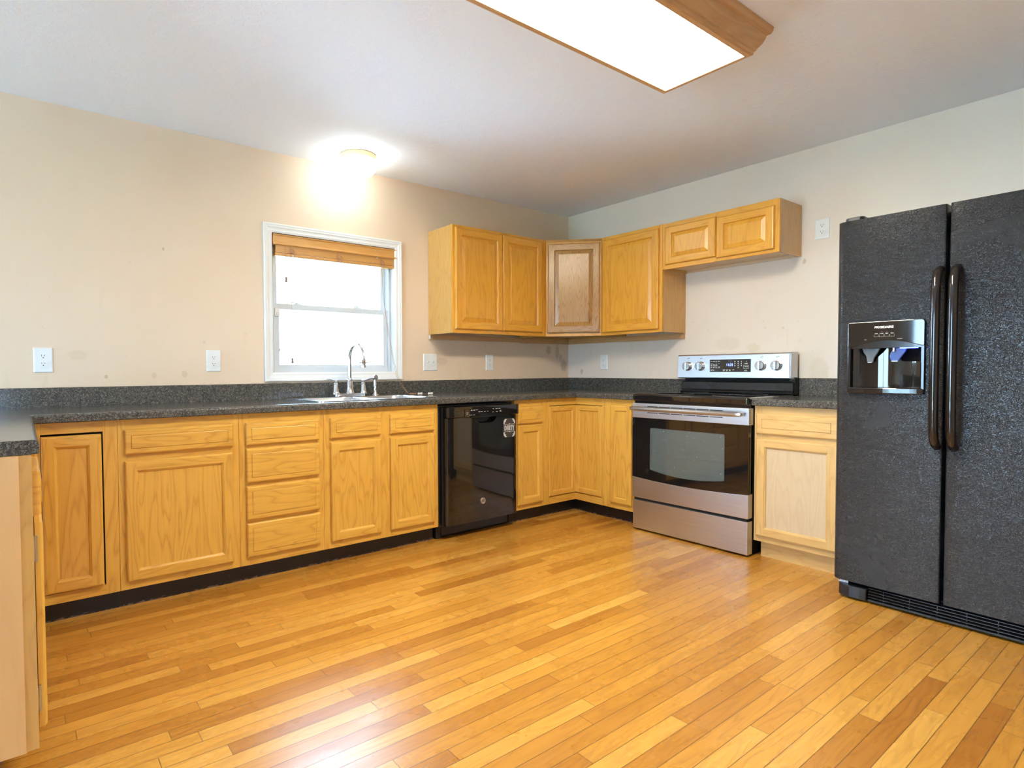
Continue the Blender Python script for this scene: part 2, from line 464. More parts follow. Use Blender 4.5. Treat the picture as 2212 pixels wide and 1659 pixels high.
# ------------------------------------------------------------------ mesh helpers
class MB:
    """Collects faces with grain UVs and builds them as ONE mesh object."""
    def __init__(self):
        self.v, self.f, self.uv, self.sm = [], [], [], []

    def face(self, pts, uvs=None, smooth=False):
        i = len(self.v)
        self.v += [tuple(p) for p in pts]
        self.f.append(list(range(i, i + len(pts))))
        self.uv.append(uvs or [(0, 0)] * len(pts))
        self.sm.append(smooth)

    def gface(self, pts, g, off, smooth=False):
        """g: grain axis 0/1/2; uv from position."""
        o = [a for a in (0, 1, 2) if a != g]
        e = [max(p[a] for p in pts) - min(p[a] for p in pts) for a in (0, 1, 2)]
        ac = max(o, key=lambda a: e[a])
        self.face(pts, [(p[g] + off[0], p[ac] + off[1]) for p in pts], smooth)

    def box(self, x0, x1, y0, y1, z0, z1, g=2, skip=''):
        off = (random.uniform(0, 40), random.uniform(0, 40))
        if x0 > x1: x0, x1 = x1, x0
        if y0 > y1: y0, y1 = y1, y0
        if z0 > z1: z0, z1 = z1, z0
        i = len(self.v)
        self.v += [(x0, y0, z0), (x1, y0, z0), (x1, y1, z0), (x0, y1, z0), (x0, y0, z1), (x1, y0, z1), (x1, y1, z1), (x0, y1, z1)]
        o = [a for a in (0, 1, 2) if a != g]
        for q, n in (((0, 3, 2, 1), 2), ((4, 5, 6, 7), 2), ((0, 1, 5, 4), 1), ((2, 3, 7, 6), 1), ((1, 2, 6, 5), 0), ((3, 0, 4, 7), 0)):
            self.f.append([i + k for k in q])
            ac = [a for a in o if a != n]
            ac = ac[0] if ac else o[0]
            gg = g if n != g else o[1]
            self.uv.append([(self.v[i + k][gg] + off[0], self.v[i + k][ac] + off[1]) for k in q])
            self.sm.append(False)
        return self

    def prism(self, poly, axis, a, b, g=2, caps=True, smooth=False):
        """poly: 2-D points in the two remaining axes (in axis order); extruded along axis from a to b."""
        off = (random.uniform(0, 40), random.uniform(0, 40))
        o = [k for k in (0, 1, 2) if k != axis]
        def P(p, h):
            r = [0, 0, 0]
            r[axis] = h; r[o[0]] = p[0]; r[o[1]] = p[1]
            return tuple(r)
        n = len(poly)
        i = len(self.v)
        self.v += [P(p, a) for p in poly] + [P(p, b) for p in poly]
        acc = 0
        for k in range(n):
            k2 = (k + 1) % n
            d = math.dist(poly[k], poly[k2])
            self.f.append([i + k, i + k2, i + n + k2, i + n + k])
            if g == axis:
                self.uv.append([(a + off[0], acc + off[1]), (a + off[0], acc + d + off[1]), (b + off[0], acc + d + off[1]), (b + off[0], acc + off[1])])
            else:
                q = self.f[-1]
                self.uv.append([(self.v[t][g] + off[0], self.v[t][axis] + off[1]) for t in q])
            acc += d
            self.sm.append(smooth)
        if caps:
            for q in (list(range(i + n - 1, i - 1, -1)), list(range(i + n, i + 2 * n))):
                self.f.append(q)
                gg = g if g != axis else o[1]
                aa = [k for k in o if k != gg][0]
                self.uv.append([(self.v[t][gg] + off[0], self.v[t][aa] + off[1]) for t in q])
                self.sm.append(False)
        return self

    def tube(self, path, r, n=12, caps=True):
        path = [Vector(p) for p in path]
        rs = r if isinstance(r, (list, tuple)) else [r] * len(path)
        i = len(self.v)
        up = None
        rings = []
        for k, p in enumerate(path):
            t = (path[min(k + 1, len(path) - 1)] - path[max(k - 1, 0)]).normalized()
            if up is None:
                up = t.orthogonal().normalized()
            up = (up - t * up.dot(t)).normalized()
            s = t.cross(up)
            ring = []
            for j in range(n):
                a = 2 * PI * j / n
                q = p + (up * math.cos(a) + s * math.sin(a)) * rs[k]
                ring.append(len(self.v)); self.v.append(tuple(q))
            rings.append(ring)
        for k in range(len(rings) - 1):
            for j in range(n):
                j2 = (j + 1) % n
                self.f.append([rings[k][j], rings[k][j2], rings[k + 1][j2], rings[k + 1][j]])
                self.uv.append([(0, 0)] * 4); self.sm.append(True)
        if caps:
            self.f.append(rings[0][::-1]); self.uv.append([(0, 0)] * n); self.sm.append(False)
            self.f.append(rings[-1][:]); self.uv.append([(0, 0)] * n); self.sm.append(False)
        return self

    def lathe(self, prof, axis=2, center=(0, 0, 0), n=32, sharp=True):
        """prof: (radius, height) list around axis through center."""
        i0 = len(self.v)
        rings = []
        o = [k for k in (0, 1, 2) if k != axis]
        for r, h in prof:
            ring = []
            for j in range(n):
                a = 2 * PI * j / n
                p = [0, 0, 0]
                p[axis] = center[axis] + h
                p[o[0]] = center[o[0]] + r * math.cos(a)
                p[o[1]] = center[o[1]] + r * math.sin(a)
                ring.append(len(self.v)); self.v.append(tuple(p))
            rings.append(ring)
        for k in range(len(rings) - 1):
            for j in range(n):
                j2 = (j + 1) % n
                self.f.append([rings[k][j], rings[k][j2], rings[k + 1][j2], rings[k + 1][j]])
                self.uv.append([(0, 0)] * 4); self.sm.append(True)
        for ring, rev in ((rings[0], True), (rings[-1], False)):
            self.f.append(ring[::-1] if rev else ring[:]); self.uv.append([(0, 0)] * n); self.sm.append(False)
        return self

    def build(self, name, m, parent=None, loc=(0, 0, 0), rotz=0.0, bevel=0.0, seg=2, sharp=35, recalc=True):
        me = bpy.data.meshes.new(name)
        me.from_pydata(self.v, [], self.f)
        me.materials.append(m)
        ul = me.uv_layers.new(name='grain')
        k = 0
        for p, uvs in zip(me.polygons, self.uv):
            for li, uv in zip(p.loop_indices, uvs):
                ul.data[li].uv = uv
        for p, s in zip(me.polygons, self.sm):
            p.use_smooth = s
        if recalc:
            bm = bmesh.new()
            bm.from_mesh(me)
            bmesh.ops.remove_doubles(bm, verts=bm.verts, dist=1e-6)
            bmesh.ops.recalc_face_normals(bm, faces=bm.faces)
            bm.to_mesh(me)
            bm.free()
        if any(self.sm):
            me.set_sharp_from_angle(angle=math.radians(sharp))
        me.update()
        ob = bpy.data.objects.new(name, me)
        COL.objects.link(ob)
        ob.location = loc
        ob.rotation_euler = (0, 0, rotz)
        if parent is not None:
            ob.parent = parent
        if bevel:
            md = ob.modifiers.new('edge', 'BEVEL')
            md.width = bevel
            md.segments = seg
            md.limit_method = 'ANGLE'
            md.angle_limit = math.radians(40)
            md.harden_normals = False
        return ob

def box_obj(name, m, x0, x1, y0, y1, z0, z1, parent=None, g=2, bevel=0.0, seg=2):
    return MB().box(x0, x1, y0, y1, z0, z1, g).build(name, m, parent, bevel=bevel, seg=seg)

def tag(o, label, cat, group=None):
    o['label'] = label
    o['category'] = cat
    if group:
        o['group'] = group
    return o

def thing(name, label, cat, loc=(0, 0, 0), rotz=0.0, group=None):
    o = bpy.data.objects.new(name, None)
    COL.objects.link(o)
    o.empty_display_size = 0.1
    o.location = loc
    o.rotation_euler = (0, 0, rotz)
    return tag(o, label, cat, group)

def struct(o, label=None):
    o['kind'] = 'structure'
    if label:
        o['label'] = label
    return o

def apply_bool(ob, cutter, op='DIFFERENCE'):
    md = ob.modifiers.new('cut', 'BOOLEAN')
    md.object = cutter
    md.operation = op
    md.solver = 'EXACT'
    bpy.context.view_layer.update()
    dg = bpy.context.evaluated_depsgraph_get()
    me = bpy.data.meshes.new_from_object(ob.evaluated_get(dg))
    ob.modifiers.clear()
    old = ob.data
    ob.data = me
    me.name = old.name
    bpy.data.meshes.remove(old)
    bpy.data.objects.remove(cutter)

def rrect(cx, cy, w, h, r, n=6):
    pts = []
    for sx, sy, a0 in ((1, 1, 0), (-1, 1, 90), (-1, -1, 180), (1, -1, 270)):
        for k in range(n + 1):
            a = math.radians(a0 + 90 * k / n)
            pts.append((cx + sx * (w / 2 - r) + r * math.cos(a), cy + sy * (h / 2 - r) + r * math.sin(a)))
    return pts

def text_obj(name, s, size, m, parent, loc, rot, align='CENTER', depth=0.0004, shear=0.0, stretch=1.0, bold=0.0):
    cu = bpy.data.curves.new(name, 'FONT')
    cu.body = s
    cu.size = size
    cu.align_x = align
    cu.align_y = 'CENTER'
    cu.extrude = depth
    cu.shear = shear
    cu.offset = bold
    tmp = bpy.data.objects.new(name + '_tmp', cu)
    COL.objects.link(tmp)
    bpy.context.view_layer.update()
    dg = bpy.context.evaluated_depsgraph_get()
    me = bpy.data.meshes.new_from_object(tmp.evaluated_get(dg))
    bpy.data.objects.remove(tmp)
    for v in me.vertices:
        v.co.x *= stretch
    me.name = name
    me.materials.clear()
    me.materials.append(m)
    ob = bpy.data.objects.new(name, me)
    COL.objects.link(ob)
    ob.location = loc
    ob.rotation_euler = rot
    ob.parent = parent
    return ob

# --- panelled fronts: local x 0..w, z 0..h, back plane y=0, front towards -y
def ring_faces(mb, w, h, a, b, grain, offs):
    (ia, da), (ib, db) = a, b
    O = [(ia, -da, ia), (w - ia, -da, ia), (w - ia, -da, h - ia), (ia, -da, h - ia)]
    I = [(ib, -db, ib), (w - ib, -db, ib), (w - ib, -db, h - ib), (ib, -db, h - ib)]
    for k in range(4):
        k2 = (k + 1) % 4
        g = (0, 2, 0, 2)[k] if grain is None else grain
        mb.gface([O[k], O[k2], I[k2], I[k]], g, offs[k])

OUTER = [(0, 0), (0, 0.012), (0.002, 0.0155), (0.005, 0.018), (0.009, 0.019)]

def door_frame(w, h, flat, bead):
    mb = MB()
    R = random.uniform
    offs = [(R(0, 40), R(0, 40)) for _ in range(4)]
    for a, b in zip(OUTER, OUTER[1:]):
        ring_faces(mb, w, h, a, b, None, offs)
    i0, i1, d = OUTER[-1][0], flat, 0.019
    for x0, x1, k in ((i0, i1, 3), (w - i1, w - i0, 1)):
        mb.gface([(x0, -d, i0), (x1, -d, i0), (x1, -d, h - i0), (x0, -d, h - i0)], 2, offs[k])
    for z0, z1, k in ((i0, i1, 0), (h - i1, h - i0, 2)):
        mb.gface([(i1, -d, z0), (w - i1, -d, z0), (w - i1, -d, z1), (i1, -d, z1)], 0, offs[k])
    prof = [(flat, 0.019)] + bead
    for a, b in zip(prof, prof[1:]):
        ring_faces(mb, w, h, a, b, None, offs)
    mb.face([(0, 0, 0), (0, 0, h), (w, 0, h), (w, 0, 0)])
    return mb

def add_door(parent, x0, x1, z0, z1, yface, style='flat', m=None, name='door', off=0.0):
    m = m or OAK
    w, h = x1 - x0, z1 - z0
    if style == 'flat':
        bead = [(0.0465, 0.0185), (0.0475, 0.0165), (0.051, 0.0145), (0.0545, 0.0115), (0.0555, 0.0085), (0.0560, 0.0075)]
        mb = door_frame(w, h, 0.045, bead)
        pin, pd = 0.0555, 0.0075
        prof = None
    elif style == 'raised':
        bead = [(0.0515, 0.0180), (0.0535, 0.0150), (0.0555, 0.0105), (0.0565, 0.0085)]
        mb = door_frame(w, h, 0.050, bead)
        prof = [(0.0560, 0.0085), (0.0575, 0.0080), (0.078, 0.0150), (0.084, 0.0165), (0.0845, 0.0175)]
    elif style == 'raised_small':
        bead = [(0.0475, 0.0180), (0.0495, 0.0150), (0.0505, 0.0105), (0.0515, 0.0085)]
        mb = door_frame(w, h, 0.046, bead)
        prof = [(0.0510, 0.0085), (0.0525, 0.0080), (0.070, 0.0150), (0.074, 0.0165), (0.0745, 0.0175)]
    elif style == 'narrow':
        bead = [(0.0385, 0.0180), (0.0405, 0.0150), (0.0425, 0.0115), (0.0435, 0.0085)]
        mb = door_frame(w, h, 0.037, bead)
        prof = [(0.0430, 0.0085), (0.0445, 0.0085), (0.048, 0.0095)]
    d = mb.build(name, m, parent, loc=(x0, yface - off, z0))
    p = MB()
    R = random.uniform
    of = (R(0, 40), R(0, 40))
    if prof is None:
        p.gface([(pin, -pd, pin), (w - pin, -pd, pin), (w - pin, -pd, h - pin), (pin, -pd, h - pin)], 2, of)
    else:
        for a, b in zip(prof, prof[1:]):
            ring_faces(p, w, h, a, b, 2, [of] * 4)
        i, dd = prof[-1]
        p.gface([(i, -dd, i), (w - i, -dd, i), (w - i, -dd, h - i), (i, -dd, h - i)], 2, of)
    p.build('center_panel', m, d)
    return d

def add_drawer(parent, x0, x1, z0, z1, yface, m=None, name='drawer_front', inset=0.026):
    m = m or OAK
    w, h = x1 - x0, z1 - z0
    mb = MB()
    of = (random.uniform(0, 40), random.uniform(0, 40))
    prof = OUTER + [(inset, 0.019), (inset + 0.0012, 0.0172), (inset + 0.0024, 0.0205), (inset + 0.004, 0.0212)]
    for a, b in zip(prof, prof[1:]):
        ring_faces(mb, w, h, a, b, 0, [of] * 4)
    i, d = prof[-1]
    mb.gface([(i, -d, i), (w - i, -d, i), (w - i, -d, h - i), (i, -d, h - i)], 0, of)
    mb.face([(0, 0, 0), (0, 0, h), (w, 0, h), (w, 0, 0)])
    return mb.build(name, m, parent, loc=(x0, yface, z0))

# ------------------------------------------------------------------ room shell
XL, YF = -7.5, -5.6
struct(box_obj('floor', FLOOR, XL - 0.12, 0.12, YF - 0.12, 0.14, -0.10, 0.0, g=0))
struct(box_obj('ceiling', CEIL, XL - 0.12, 0.12, YF - 0.12, 0.14, H, H + 0.10, g=0))
WX0, WX1, WZ0, WZ1 = -2.745, -1.830, 1.067, 1.967
mb = MB()
mb.box(XL, WX0, 0, 0.14, 0, H); mb.box(WX1, 0, 0, 0.14, 0, H)
mb.box(WX0, WX1, 0, 0.14, 0, WZ0); mb.box(WX0, WX1, 0, 0.14, WZ1, H)
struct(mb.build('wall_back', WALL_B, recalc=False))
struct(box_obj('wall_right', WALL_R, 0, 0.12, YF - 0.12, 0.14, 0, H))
VX0, VX1, VZ0, VZ1 = -5.2, -4.3, 0.95, 1.75
mb = MB()
mb.box(XL - 0.12, VX0, YF - 0.12, YF, 0, H); mb.box(VX1, 0, YF - 0.12, YF, 0, H)
mb.box(VX0, VX1, YF - 0.12, YF, 0, VZ0); mb.box(VX0, VX1, YF - 0.12, YF, VZ1, H)
struct(mb.build('wall_front', WALL_P, recalc=False))
DY0, DY1, DZ = -3.00, -0.90, 2.06
mb = MB()
mb.box(XL - 0.12, XL, YF, DY0, 0, H); mb.box(XL - 0.12, XL, DY1, 0.14, 0, H); mb.box(XL - 0.12, XL, DY0, DY1, DZ, H)
struct(mb.build('wall_left', WALL_P, recalc=False))
struct(box_obj('baseboard_front', WHITE, XL, 0, YF, YF + 0.014, 0, 0.09, bevel=0.004))
struct(box_obj('baseboard_right', WHITE, -0.014, 0, YF + 0.014, -3.45, 0, 0.09, bevel=0.004))
mb = MB(); mb.box(XL, XL + 0.014, YF + 0.014, DY0 - 0.07, 0, 0.09); mb.box(XL, XL + 0.014, DY1 + 0.07, 0, 0, 0.09)
struct(mb.build('baseboard_left', WHITE, bevel=0.004))
struct(box_obj('baseboard_back', WHITE, XL + 0.014, -4.66, -0.014, 0, 0, 0.09, bevel=0.004))

# glazed patio door in the left wall
d1 = bpy.data.objects.new('door_1', None); COL.objects.link(d1); d1.location = (XL, -1.95, 0); struct(d1)
mb = MB()
for y0, y1, z0, z1 in ((-1.12, -1.05, 0, 2.12), (1.05, 1.12, 0, 2.12), (-1.05, 1.05, 2.06, 2.12)):
    mb.box(-0.002, 0.016, y0, y1, z0, z1)
mb.build('door_casing', WHITE, d1, bevel=0.004)
for k, (y0, y1, x) in enumerate(((-1.05, 0.03, -0.05), (-0.03, 1.05, -0.09))):
    mb = MB()
    mb.box(x, x + 0.035, y0, y0 + 0.07, 0.02, 2.05); mb.box(x, x + 0.035, y1 - 0.07, y1, 0.02, 2.05)
    mb.box(x, x + 0.035, y0 + 0.07, y1 - 0.07, 0.02, 0.13); mb.box(x, x + 0.035, y0 + 0.07, y1 - 0.07, 1.96, 2.05)
    fr = mb.build('sliding_sash', VINYL, d1, bevel=0.003)
    box_obj('glass', GLASS, x + 0.015, x + 0.019, y0 + 0.065, y1 - 0.065, 0.125, 1.965, fr)
box_obj('threshold', VINYL, -0.12, 0.0, -1.05, 1.05, 0.0, 0.02, d1)

# unseen window added behind the camera for fill daylight
w2 = bpy.data.objects.new('fill_window', None); COL.objects.link(w2); struct(w2)
mb = MB()
for x0, x1, z0, z1 in ((VX0 - 0.06, VX0, VZ0 - 0.06, VZ1 + 0.06), (VX1, VX1 + 0.06, VZ0 - 0.06, VZ1 + 0.06), (VX0, VX1, VZ1, VZ1 + 0.06), (VX0, VX1, VZ0 - 0.06, VZ0)):
    mb.box(x0, x1, YF - 0.002, YF + 0.016, z0, z1)
mb.build('window_casing', WHITE, w2, bevel=0.004)
VM = (VX0 + VX1) / 2
for x0, x1 in ((VX0, VM), (VM, VX1)):
    mb = MB()
    mb.box(x0, x0 + 0.05, YF - 0.09, YF - 0.05, VZ0, VZ1); mb.box(x1 - 0.05, x1, YF - 0.09, YF - 0.05, VZ0, VZ1)
    mb.box(x0 + 0.05, x1 - 0.05, YF - 0.09, YF - 0.05, VZ0, VZ0 + 0.05); mb.box(x0 + 0.05, x1 - 0.05, YF - 0.09, YF - 0.05, VZ1 - 0.05, VZ1)
    fr = mb.build('window_frame', VINYL, w2, bevel=0.003)
    box_obj('window_pane', GLASS, x0 + 0.045, x1 - 0.045, YF - 0.072, YF - 0.068, VZ0 + 0.045, VZ1 - 0.045, fr)

# ------------------------------------------------------------------ window over the sink
w1 = bpy.data.objects.new('window_1', None); COL.objects.link(w1); struct(w1)
CX0, CX1, CZ0, CZ1 = -2.7925, -1.784, 1.024, 2.0116
mb = MB()
prof = [(0, 0), (0, 0.015), (0.003, 0.018), (0.010, 0.018), (0.013, 0.016), (0.022, 0.0155), (0.030, 0.012), (0.040, 0.0105), (0.044, 0.012), (0.049, 0.0105), (0.0535, 0.0085), (0.0565, 0.0075), (0.0565, 0)]
for a, b in zip(prof, prof[1:]):
    ring_faces(mb, CX1 - CX0, CZ1 - CZ0, a, b, None, [(0, 0)] * 4)
mb.build('window_casing', WHITE, w1, loc=(CX0, -0.001, CZ0))
mb = MB()
jx0, jx1, jz0, jz1 = -2.735, -1.840, 1.078, 1.957
mb.box(WX0, jx0, 0, 0.135, WZ0, WZ1); mb.box(jx1, WX1, 0, 0.135, WZ0, WZ1)
mb.box(jx0, jx1, 0, 0.135, WZ0, jz0); mb.box(jx0, jx1, 0, 0.135, jz1, WZ1)
mb.build('window_jamb', WHITE, w1)
mb = MB()
mb.box(jx0, -2.708, 0.055, 0.13, jz0, jz1); mb.box(-1.862, jx1, 0.055, 0.13, jz0, jz1)
mb.box(-2.708, -1.862, 0.055, 0.13, jz0, 1.106); mb.box(-2.708, -1.862, 0.055, 0.13, 1.925, jz1)
for x in (-1.862, -2.714):
    mb.box(x, x + 0.006, 0.045, 0.055, jz0, jz1); mb.box(x + 0.004, x + 0.018, 0.093, 0.097, 1.106, 1.925)
mb.build('window_frame', VINYL, w1, bevel=0.0015)
def sash(name, y0, y1, x0, x1, z0, z1, ws, wb, wt):
    mb = MB()
    mb.box(x0, x0 + ws, y0, y1, z0, z1); mb.box(x1 - ws, x1, y0, y1, z0, z1)
    mb.box(x0 + ws, x1 - ws, y0, y1, z0, z0 + wb); mb.box(x0 + ws, x1 - ws, y0, y1, z1 - wt, z1)
    mb.box(x0 + ws, x1 - ws, y0 + 0.008, y0 + 0.011, z0 + wb, z0 + wb + 0.006)
    s = mb.build(name, VINYL, w1, bevel=0.003)
    yc = (y0 + y1) / 2
    box_obj('window_pane', GLASS, x0 + ws - 0.004, x1 - ws + 0.004, yc - 0.002, yc + 0.002, z0 + wb - 0.004, z1 - wt + 0.004, s)
    return s
low = sash('lower_sash', 0.060, 0.090, -2.706, -1.864, 1.106, 1.523, 0.035, 0.018, 0.036)
sash('upper_sash', 0.096, 0.122, -2.706, -1.864, 1.488, 1.926, 0.034, 0.034, 0.03)
for x in (-2.545, -2.100):
    mb = MB()
    mb.box(x - 0.03, x + 0.03, 0.064, 0.088, 1.523, 1.529)
    mb.lathe([(0.011, 0.0), (0.011, 0.006), (0.006, 0.009)], 2, (x, 0.076, 1.529), 16)
    mb.box(x - 0.045, x + 0.004, 0.070, 0.080, 1.533, 1.540)
    mb.build('sash_lock', VINYL, w1, bevel=0.001)
box_obj('lift_rail_tab', VINYL, -2.676, -2.669, 0.052, 0.061, 1.215, 1.235, w1)

# small white contact sensor
sn = thing('window_sensor', 'small white alarm contact stuck to the window sash at the meeting rail', 'sensor', (-2.702, 0.059, 1.440))
box_obj('sensor_body', PLATE, 0, 0.030, -0.012, 0, 0, 0.052, sn, bevel=0.003)
mb = MB()
for q in ((0.009, 0.024, 0.008, 0.0095), (0.009, 0.024, 0.0215, 0.023), (0.009, 0.0105, 0.0095, 0.0215), (0.0225, 0.024, 0.0095, 0.0215)):
    mb.box(q[0], q[1], -0.0125, -0.011, q[2], q[3])
mb.build('button_outline', GREYINK, sn)

# ------------------------------------------------------------------ outdoors
struct(box_obj('ground', GRASS, -40, 40, -40, 60, -0.75, -0.45, g=0))
struct(box_obj('path', DRIVE, -9, 9, 0.3, 4.5, -0.46, -0.44, g=0))  # unseen pale paving added to bounce daylight up to the ceiling
struct(box_obj('bounce_patio', CONCRETE, -15, XL - 0.13, -9, 4.5, -0.30, -0.02, g=0))  # unseen; laid outside the glazed door to bounce daylight upward
struct(box_obj('bounce_terrace', CONCRETE, XL - 0.12, 4, -12, YF - 0.13, -0.30, -0.02, g=0))  # unseen; more paving added behind the rear wall for bounce
struct(box_obj('roof', ROOF, XL - 0.6, 0.6, YF - 1.8, 0.45, H + 0.12, H + 0.22, g=0))  # unseen; deep rear overhang added to keep sun out of the rear window
nh = thing('neighbor_house', 'white clapboard house standing outside the sink window', 'building', (-0.78, 4.6, -0.45))
def clap(mb, axis, a, b, fixed, z0, z1, out, pitch=0.1016):
    z = z0
    while z < z1 - 1e-4:
        zt = min(z + pitch, z1)
        poly = [(fixed, z), (fixed + out * 0.016, z), (fixed + out * 0.016, z + 0.004), (fixed + out * 0.002, zt), (fixed, zt)]
        mb.prism(poly, axis, a, b, g=axis)
        z += pitch
mb = MB()
clap(mb, 0, 0.07, 1.24, 0.0, 0, 4.2, -1)
mb.build('front_siding', SIDING, nh, recalc=False)
mb = MB()
clap(mb, 1, 0.07, 2.2, 0.0, 0, 4.2, -1)
mb.build('side_siding', SIDING, nh, recalc=False)
mb = MB()
clap(mb, 0, 1.30, 9.0, 0.65, 0, 3.6, -1); 
clap(mb, 0, -8.0, -0.02, 2.2, 0, 3.3, -1)
mb.build('rear_siding', SIDING, nh, recalc=False)
mb = MB()
mb.box(0.0, 1.30, 0.01, 2.5, 0, 4.2); mb.box(1.30, 9.0, 0.66, 2.5, 0, 3.6); mb.box(-8.0, 0, 2.21, 2.5, 0, 3.3)
mb.build('house_body', SIDING, nh)
for x in (-0.018, 1.225):
    box_obj('corner_board', VINYL, x, x + 0.095, -0.022, 0.06, 0, 4.2, nh)
mb = MB(); mb.prism([(-0.4, 4.1), (1.3, 5.2), (3.0, 4.1), (3.0, 4.2), (1.3, 5.32), (-0.4, 4.2)], 0, -0.3, 1.6, g=0)
mb.build('roof', ROOF, nh)

# ------------------------------------------------------------------ base cabinets
TOPZ, TK, FD = 0.875, 0.096, 0.60
R90 = -PI / 2

def frame_boxes(mb, w, verts, horiz, y0=-FD, y1=-FD + 0.019):
    """verts: (x0,x1,z0,z1) stiles with upright grain; horiz: rails with level grain."""
    for x0, x1, z0, z1 in verts:
        mb.box(x0, x1, y0, y1, z0, z1, 2)
    for x0, x1, z0, z1 in horiz:
        mb.box(x0, x1, y0, y1, z0, z1, 0)

def carcass(w, depth=FD, top=TOPZ, tk=TK, side_m=None):
    mb = MB()
    b = -depth + 0.019
    mb.box(0.001, 0.016, b, -0.004, tk, top, 2); mb.box(w - 0.016, w - 0.001, b, -0.004, tk, top, 2)
    mb.box(0.016, w - 0.016, b, -0.004, tk, tk + 0.016, 0)
    mb.box(0.016, w - 0.016, -0.012, -0.004, tk + 0.016, top, 2)
    return mb

def base_cabinet(label, x0, x1, verts, horiz, world_loc=None, rot=0.0, toe=True, toe_m=None, toe_y=-0.535, fm=None, group='oak base cabinets'):
    w = x1 - x0
    loc = world_loc or (x0, 0, 0)
    c = thing('base_cabinet', label, 'cabinet', loc, rot, group)
    carcass(w).build('carcass', OAK_SIDE, c)
    mb = MB(); frame_boxes(mb, w, verts, horiz)
    mb.build('face_frame', fm or OAK, c, bevel=0.0008, seg=1)
    if toe:
        box_obj('toe_kick', toe_m or TOE, 0.0, w, toe_y, toe_y + 0.014, 0.0, TK, c, g=0)
    return c
L = lambda x0: (lambda x: x - x0)

# corner cabinet beside the peninsula (door sits inside its frame, slightly ajar)
x0, x1 = -4.000, -3.679; f = L(x0)
c = base_cabinet('oak corner cabinet with an inset door ajar, next to the peninsula', x0, x1,
                 [(f(-3.735), f(x1), TK, TOPZ), (f(-4.0), f(-3.965), TK, TOPZ)], [(f(-3.965), f(-3.735), 0.826, TOPZ), (f(-3.965), f(-3.735), TK, 0.140)])
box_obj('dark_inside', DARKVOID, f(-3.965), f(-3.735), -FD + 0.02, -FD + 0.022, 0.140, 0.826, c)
d = add_door(c, f(-3.963), f(-3.742), 0.145, 0.818, -FD + 0.012, 'flat', off=0.008)
d.rotation_euler = (0, 0, math.radians(-2.2))

# cabinet with one drawer over one wide door
x0, x1 = -3.678, -3.139; f = L(x0)
c = base_cabinet('wide oak base cabinet with one drawer above a single square door', x0, x1,
                 [(0, f(-3.640), TK, TOPZ), (f(-3.180), f(x1), TK, TOPZ)],
                 [(f(-3.640), f(-3.180), 0.800, TOPZ), (f(-3.640), f(-3.180), 0.665, 0.735), (f(-3.640), f(-3.180), TK, 0.145)])
add_drawer(c, f(-3.652), f(-3.170), 0.715, 0.828, -FD)
add_door(c, f(-3.652), f(-3.172), 0.133, 0.686, -FD)

# four-drawer stack
x0, x1 = -3.138, -2.676; f = L(x0)
c = base_cabinet('oak base cabinet with a stack of four drawers', x0, x1,
                 [(0, f(-3.092), TK, TOPZ), (f(-2.718), f(x1), TK, TOPZ)],
                 [(f(-3.092), f(-2.718), a, b) for a, b in ((0.800, TOPZ), (0.665, 0.735), (0.485, 0.540), (0.300, 0.350), (TK, 0.150))])
for z0, z1 in ((0.713, 0.827), (0.521, 0.696), (0.330, 0.502), (0.139, 0.313)):
    add_drawer(c, f(-3.106), f(-2.706), z0, z1, -FD)

# sink cabinet
x0, x1 = -2.675, -1.897; f = L(x0)
c = base_cabinet('oak sink cabinet with two false fronts above two doors', x0, x1,
                 [(0, f(-2.625), TK, TOPZ), (f(-1.935), f(x1), TK, TOPZ), (f(-2.322), f(-2.243), TK, TOPZ)],
                 [(f(a), f(b), p, q) for a, b in ((-2.625, -2.322), (-2.243, -1.935)) for p, q in ((0.800, TOPZ), (0.665, 0.735), (TK, 0.150))])
for a, b in ((-2.638, -2.317), (-2.252, -1.932)):
    add_drawer(c, f(a), f(b), 0.713, 0.826, -FD, name='false_front', inset=0.030)
    add_door(c, f(a), f(b), 0.136, 0.691, -FD)

# narrow drawer cabinet right of the dishwasher
x0, x1 = -1.236, -0.921; f = L(x0)
c = base_cabinet('narrow oak base cabinet with drawer and door, right of the dishwasher', x0, x1,
                 [(0, f(-1.200), TK, TOPZ), (f(-0.972), f(x1), TK, TOPZ)],
                 [(f(-1.200), f(-0.972), a, b) for a, b in ((0.800, TOPZ), (0.665, 0.735), (TK, 0.150))])
add_drawer(c, f(-1.214), f(-0.968), 0.708, 0.828, -FD)
add_door(c, f(-1.214), f(-0.965), 0.133, 0.697, -FD)

# lazy susan corner cabinet with a folding pair of doors
c = thing('corner_cabinet', 'oak inside-corner cabinet with a pair of doors folded at the corner', 'cabinet', (0, 0, 0), 0, 'oak base cabinets')
mb = MB()
mb.box(-0.919, -0.904, -FD + 0.02, -0.004, TK, TOPZ, 2); mb.box(-FD + 0.02, -0.004, -0.866, -0.851, TK, TOPZ, 2)
mb.box(-0.904, -0.004, -FD + 0.02, -0.012, TK, TK + 0.016, 0); mb.box(-FD + 0.02, -0.004, -0.851, -FD + 0.02, TK, TK + 0.016, 1)
mb.build('carcass', OAK_SIDE, c)
fl = MB()
frame_boxes(fl, 0, [(-0.920, -0.888, TK, TOPZ)], [(-0.888, -FD + 0.0, 0.823, TOPZ), (-0.888, -FD + 0.0, TK, 0.146)])
for y0, y1, z0, z1, g in ((-0.867, -0.849, TK, TOPZ, 2), (-0.849, -FD, 0.823, TOPZ, 1), (-0.849, -FD, TK, 0.146, 1)):
    fl.box(-FD, -FD + 0.019, y0, y1, z0, z1, g)
fl.build('face_frame', OAK, c, bevel=0.0008, seg=1)
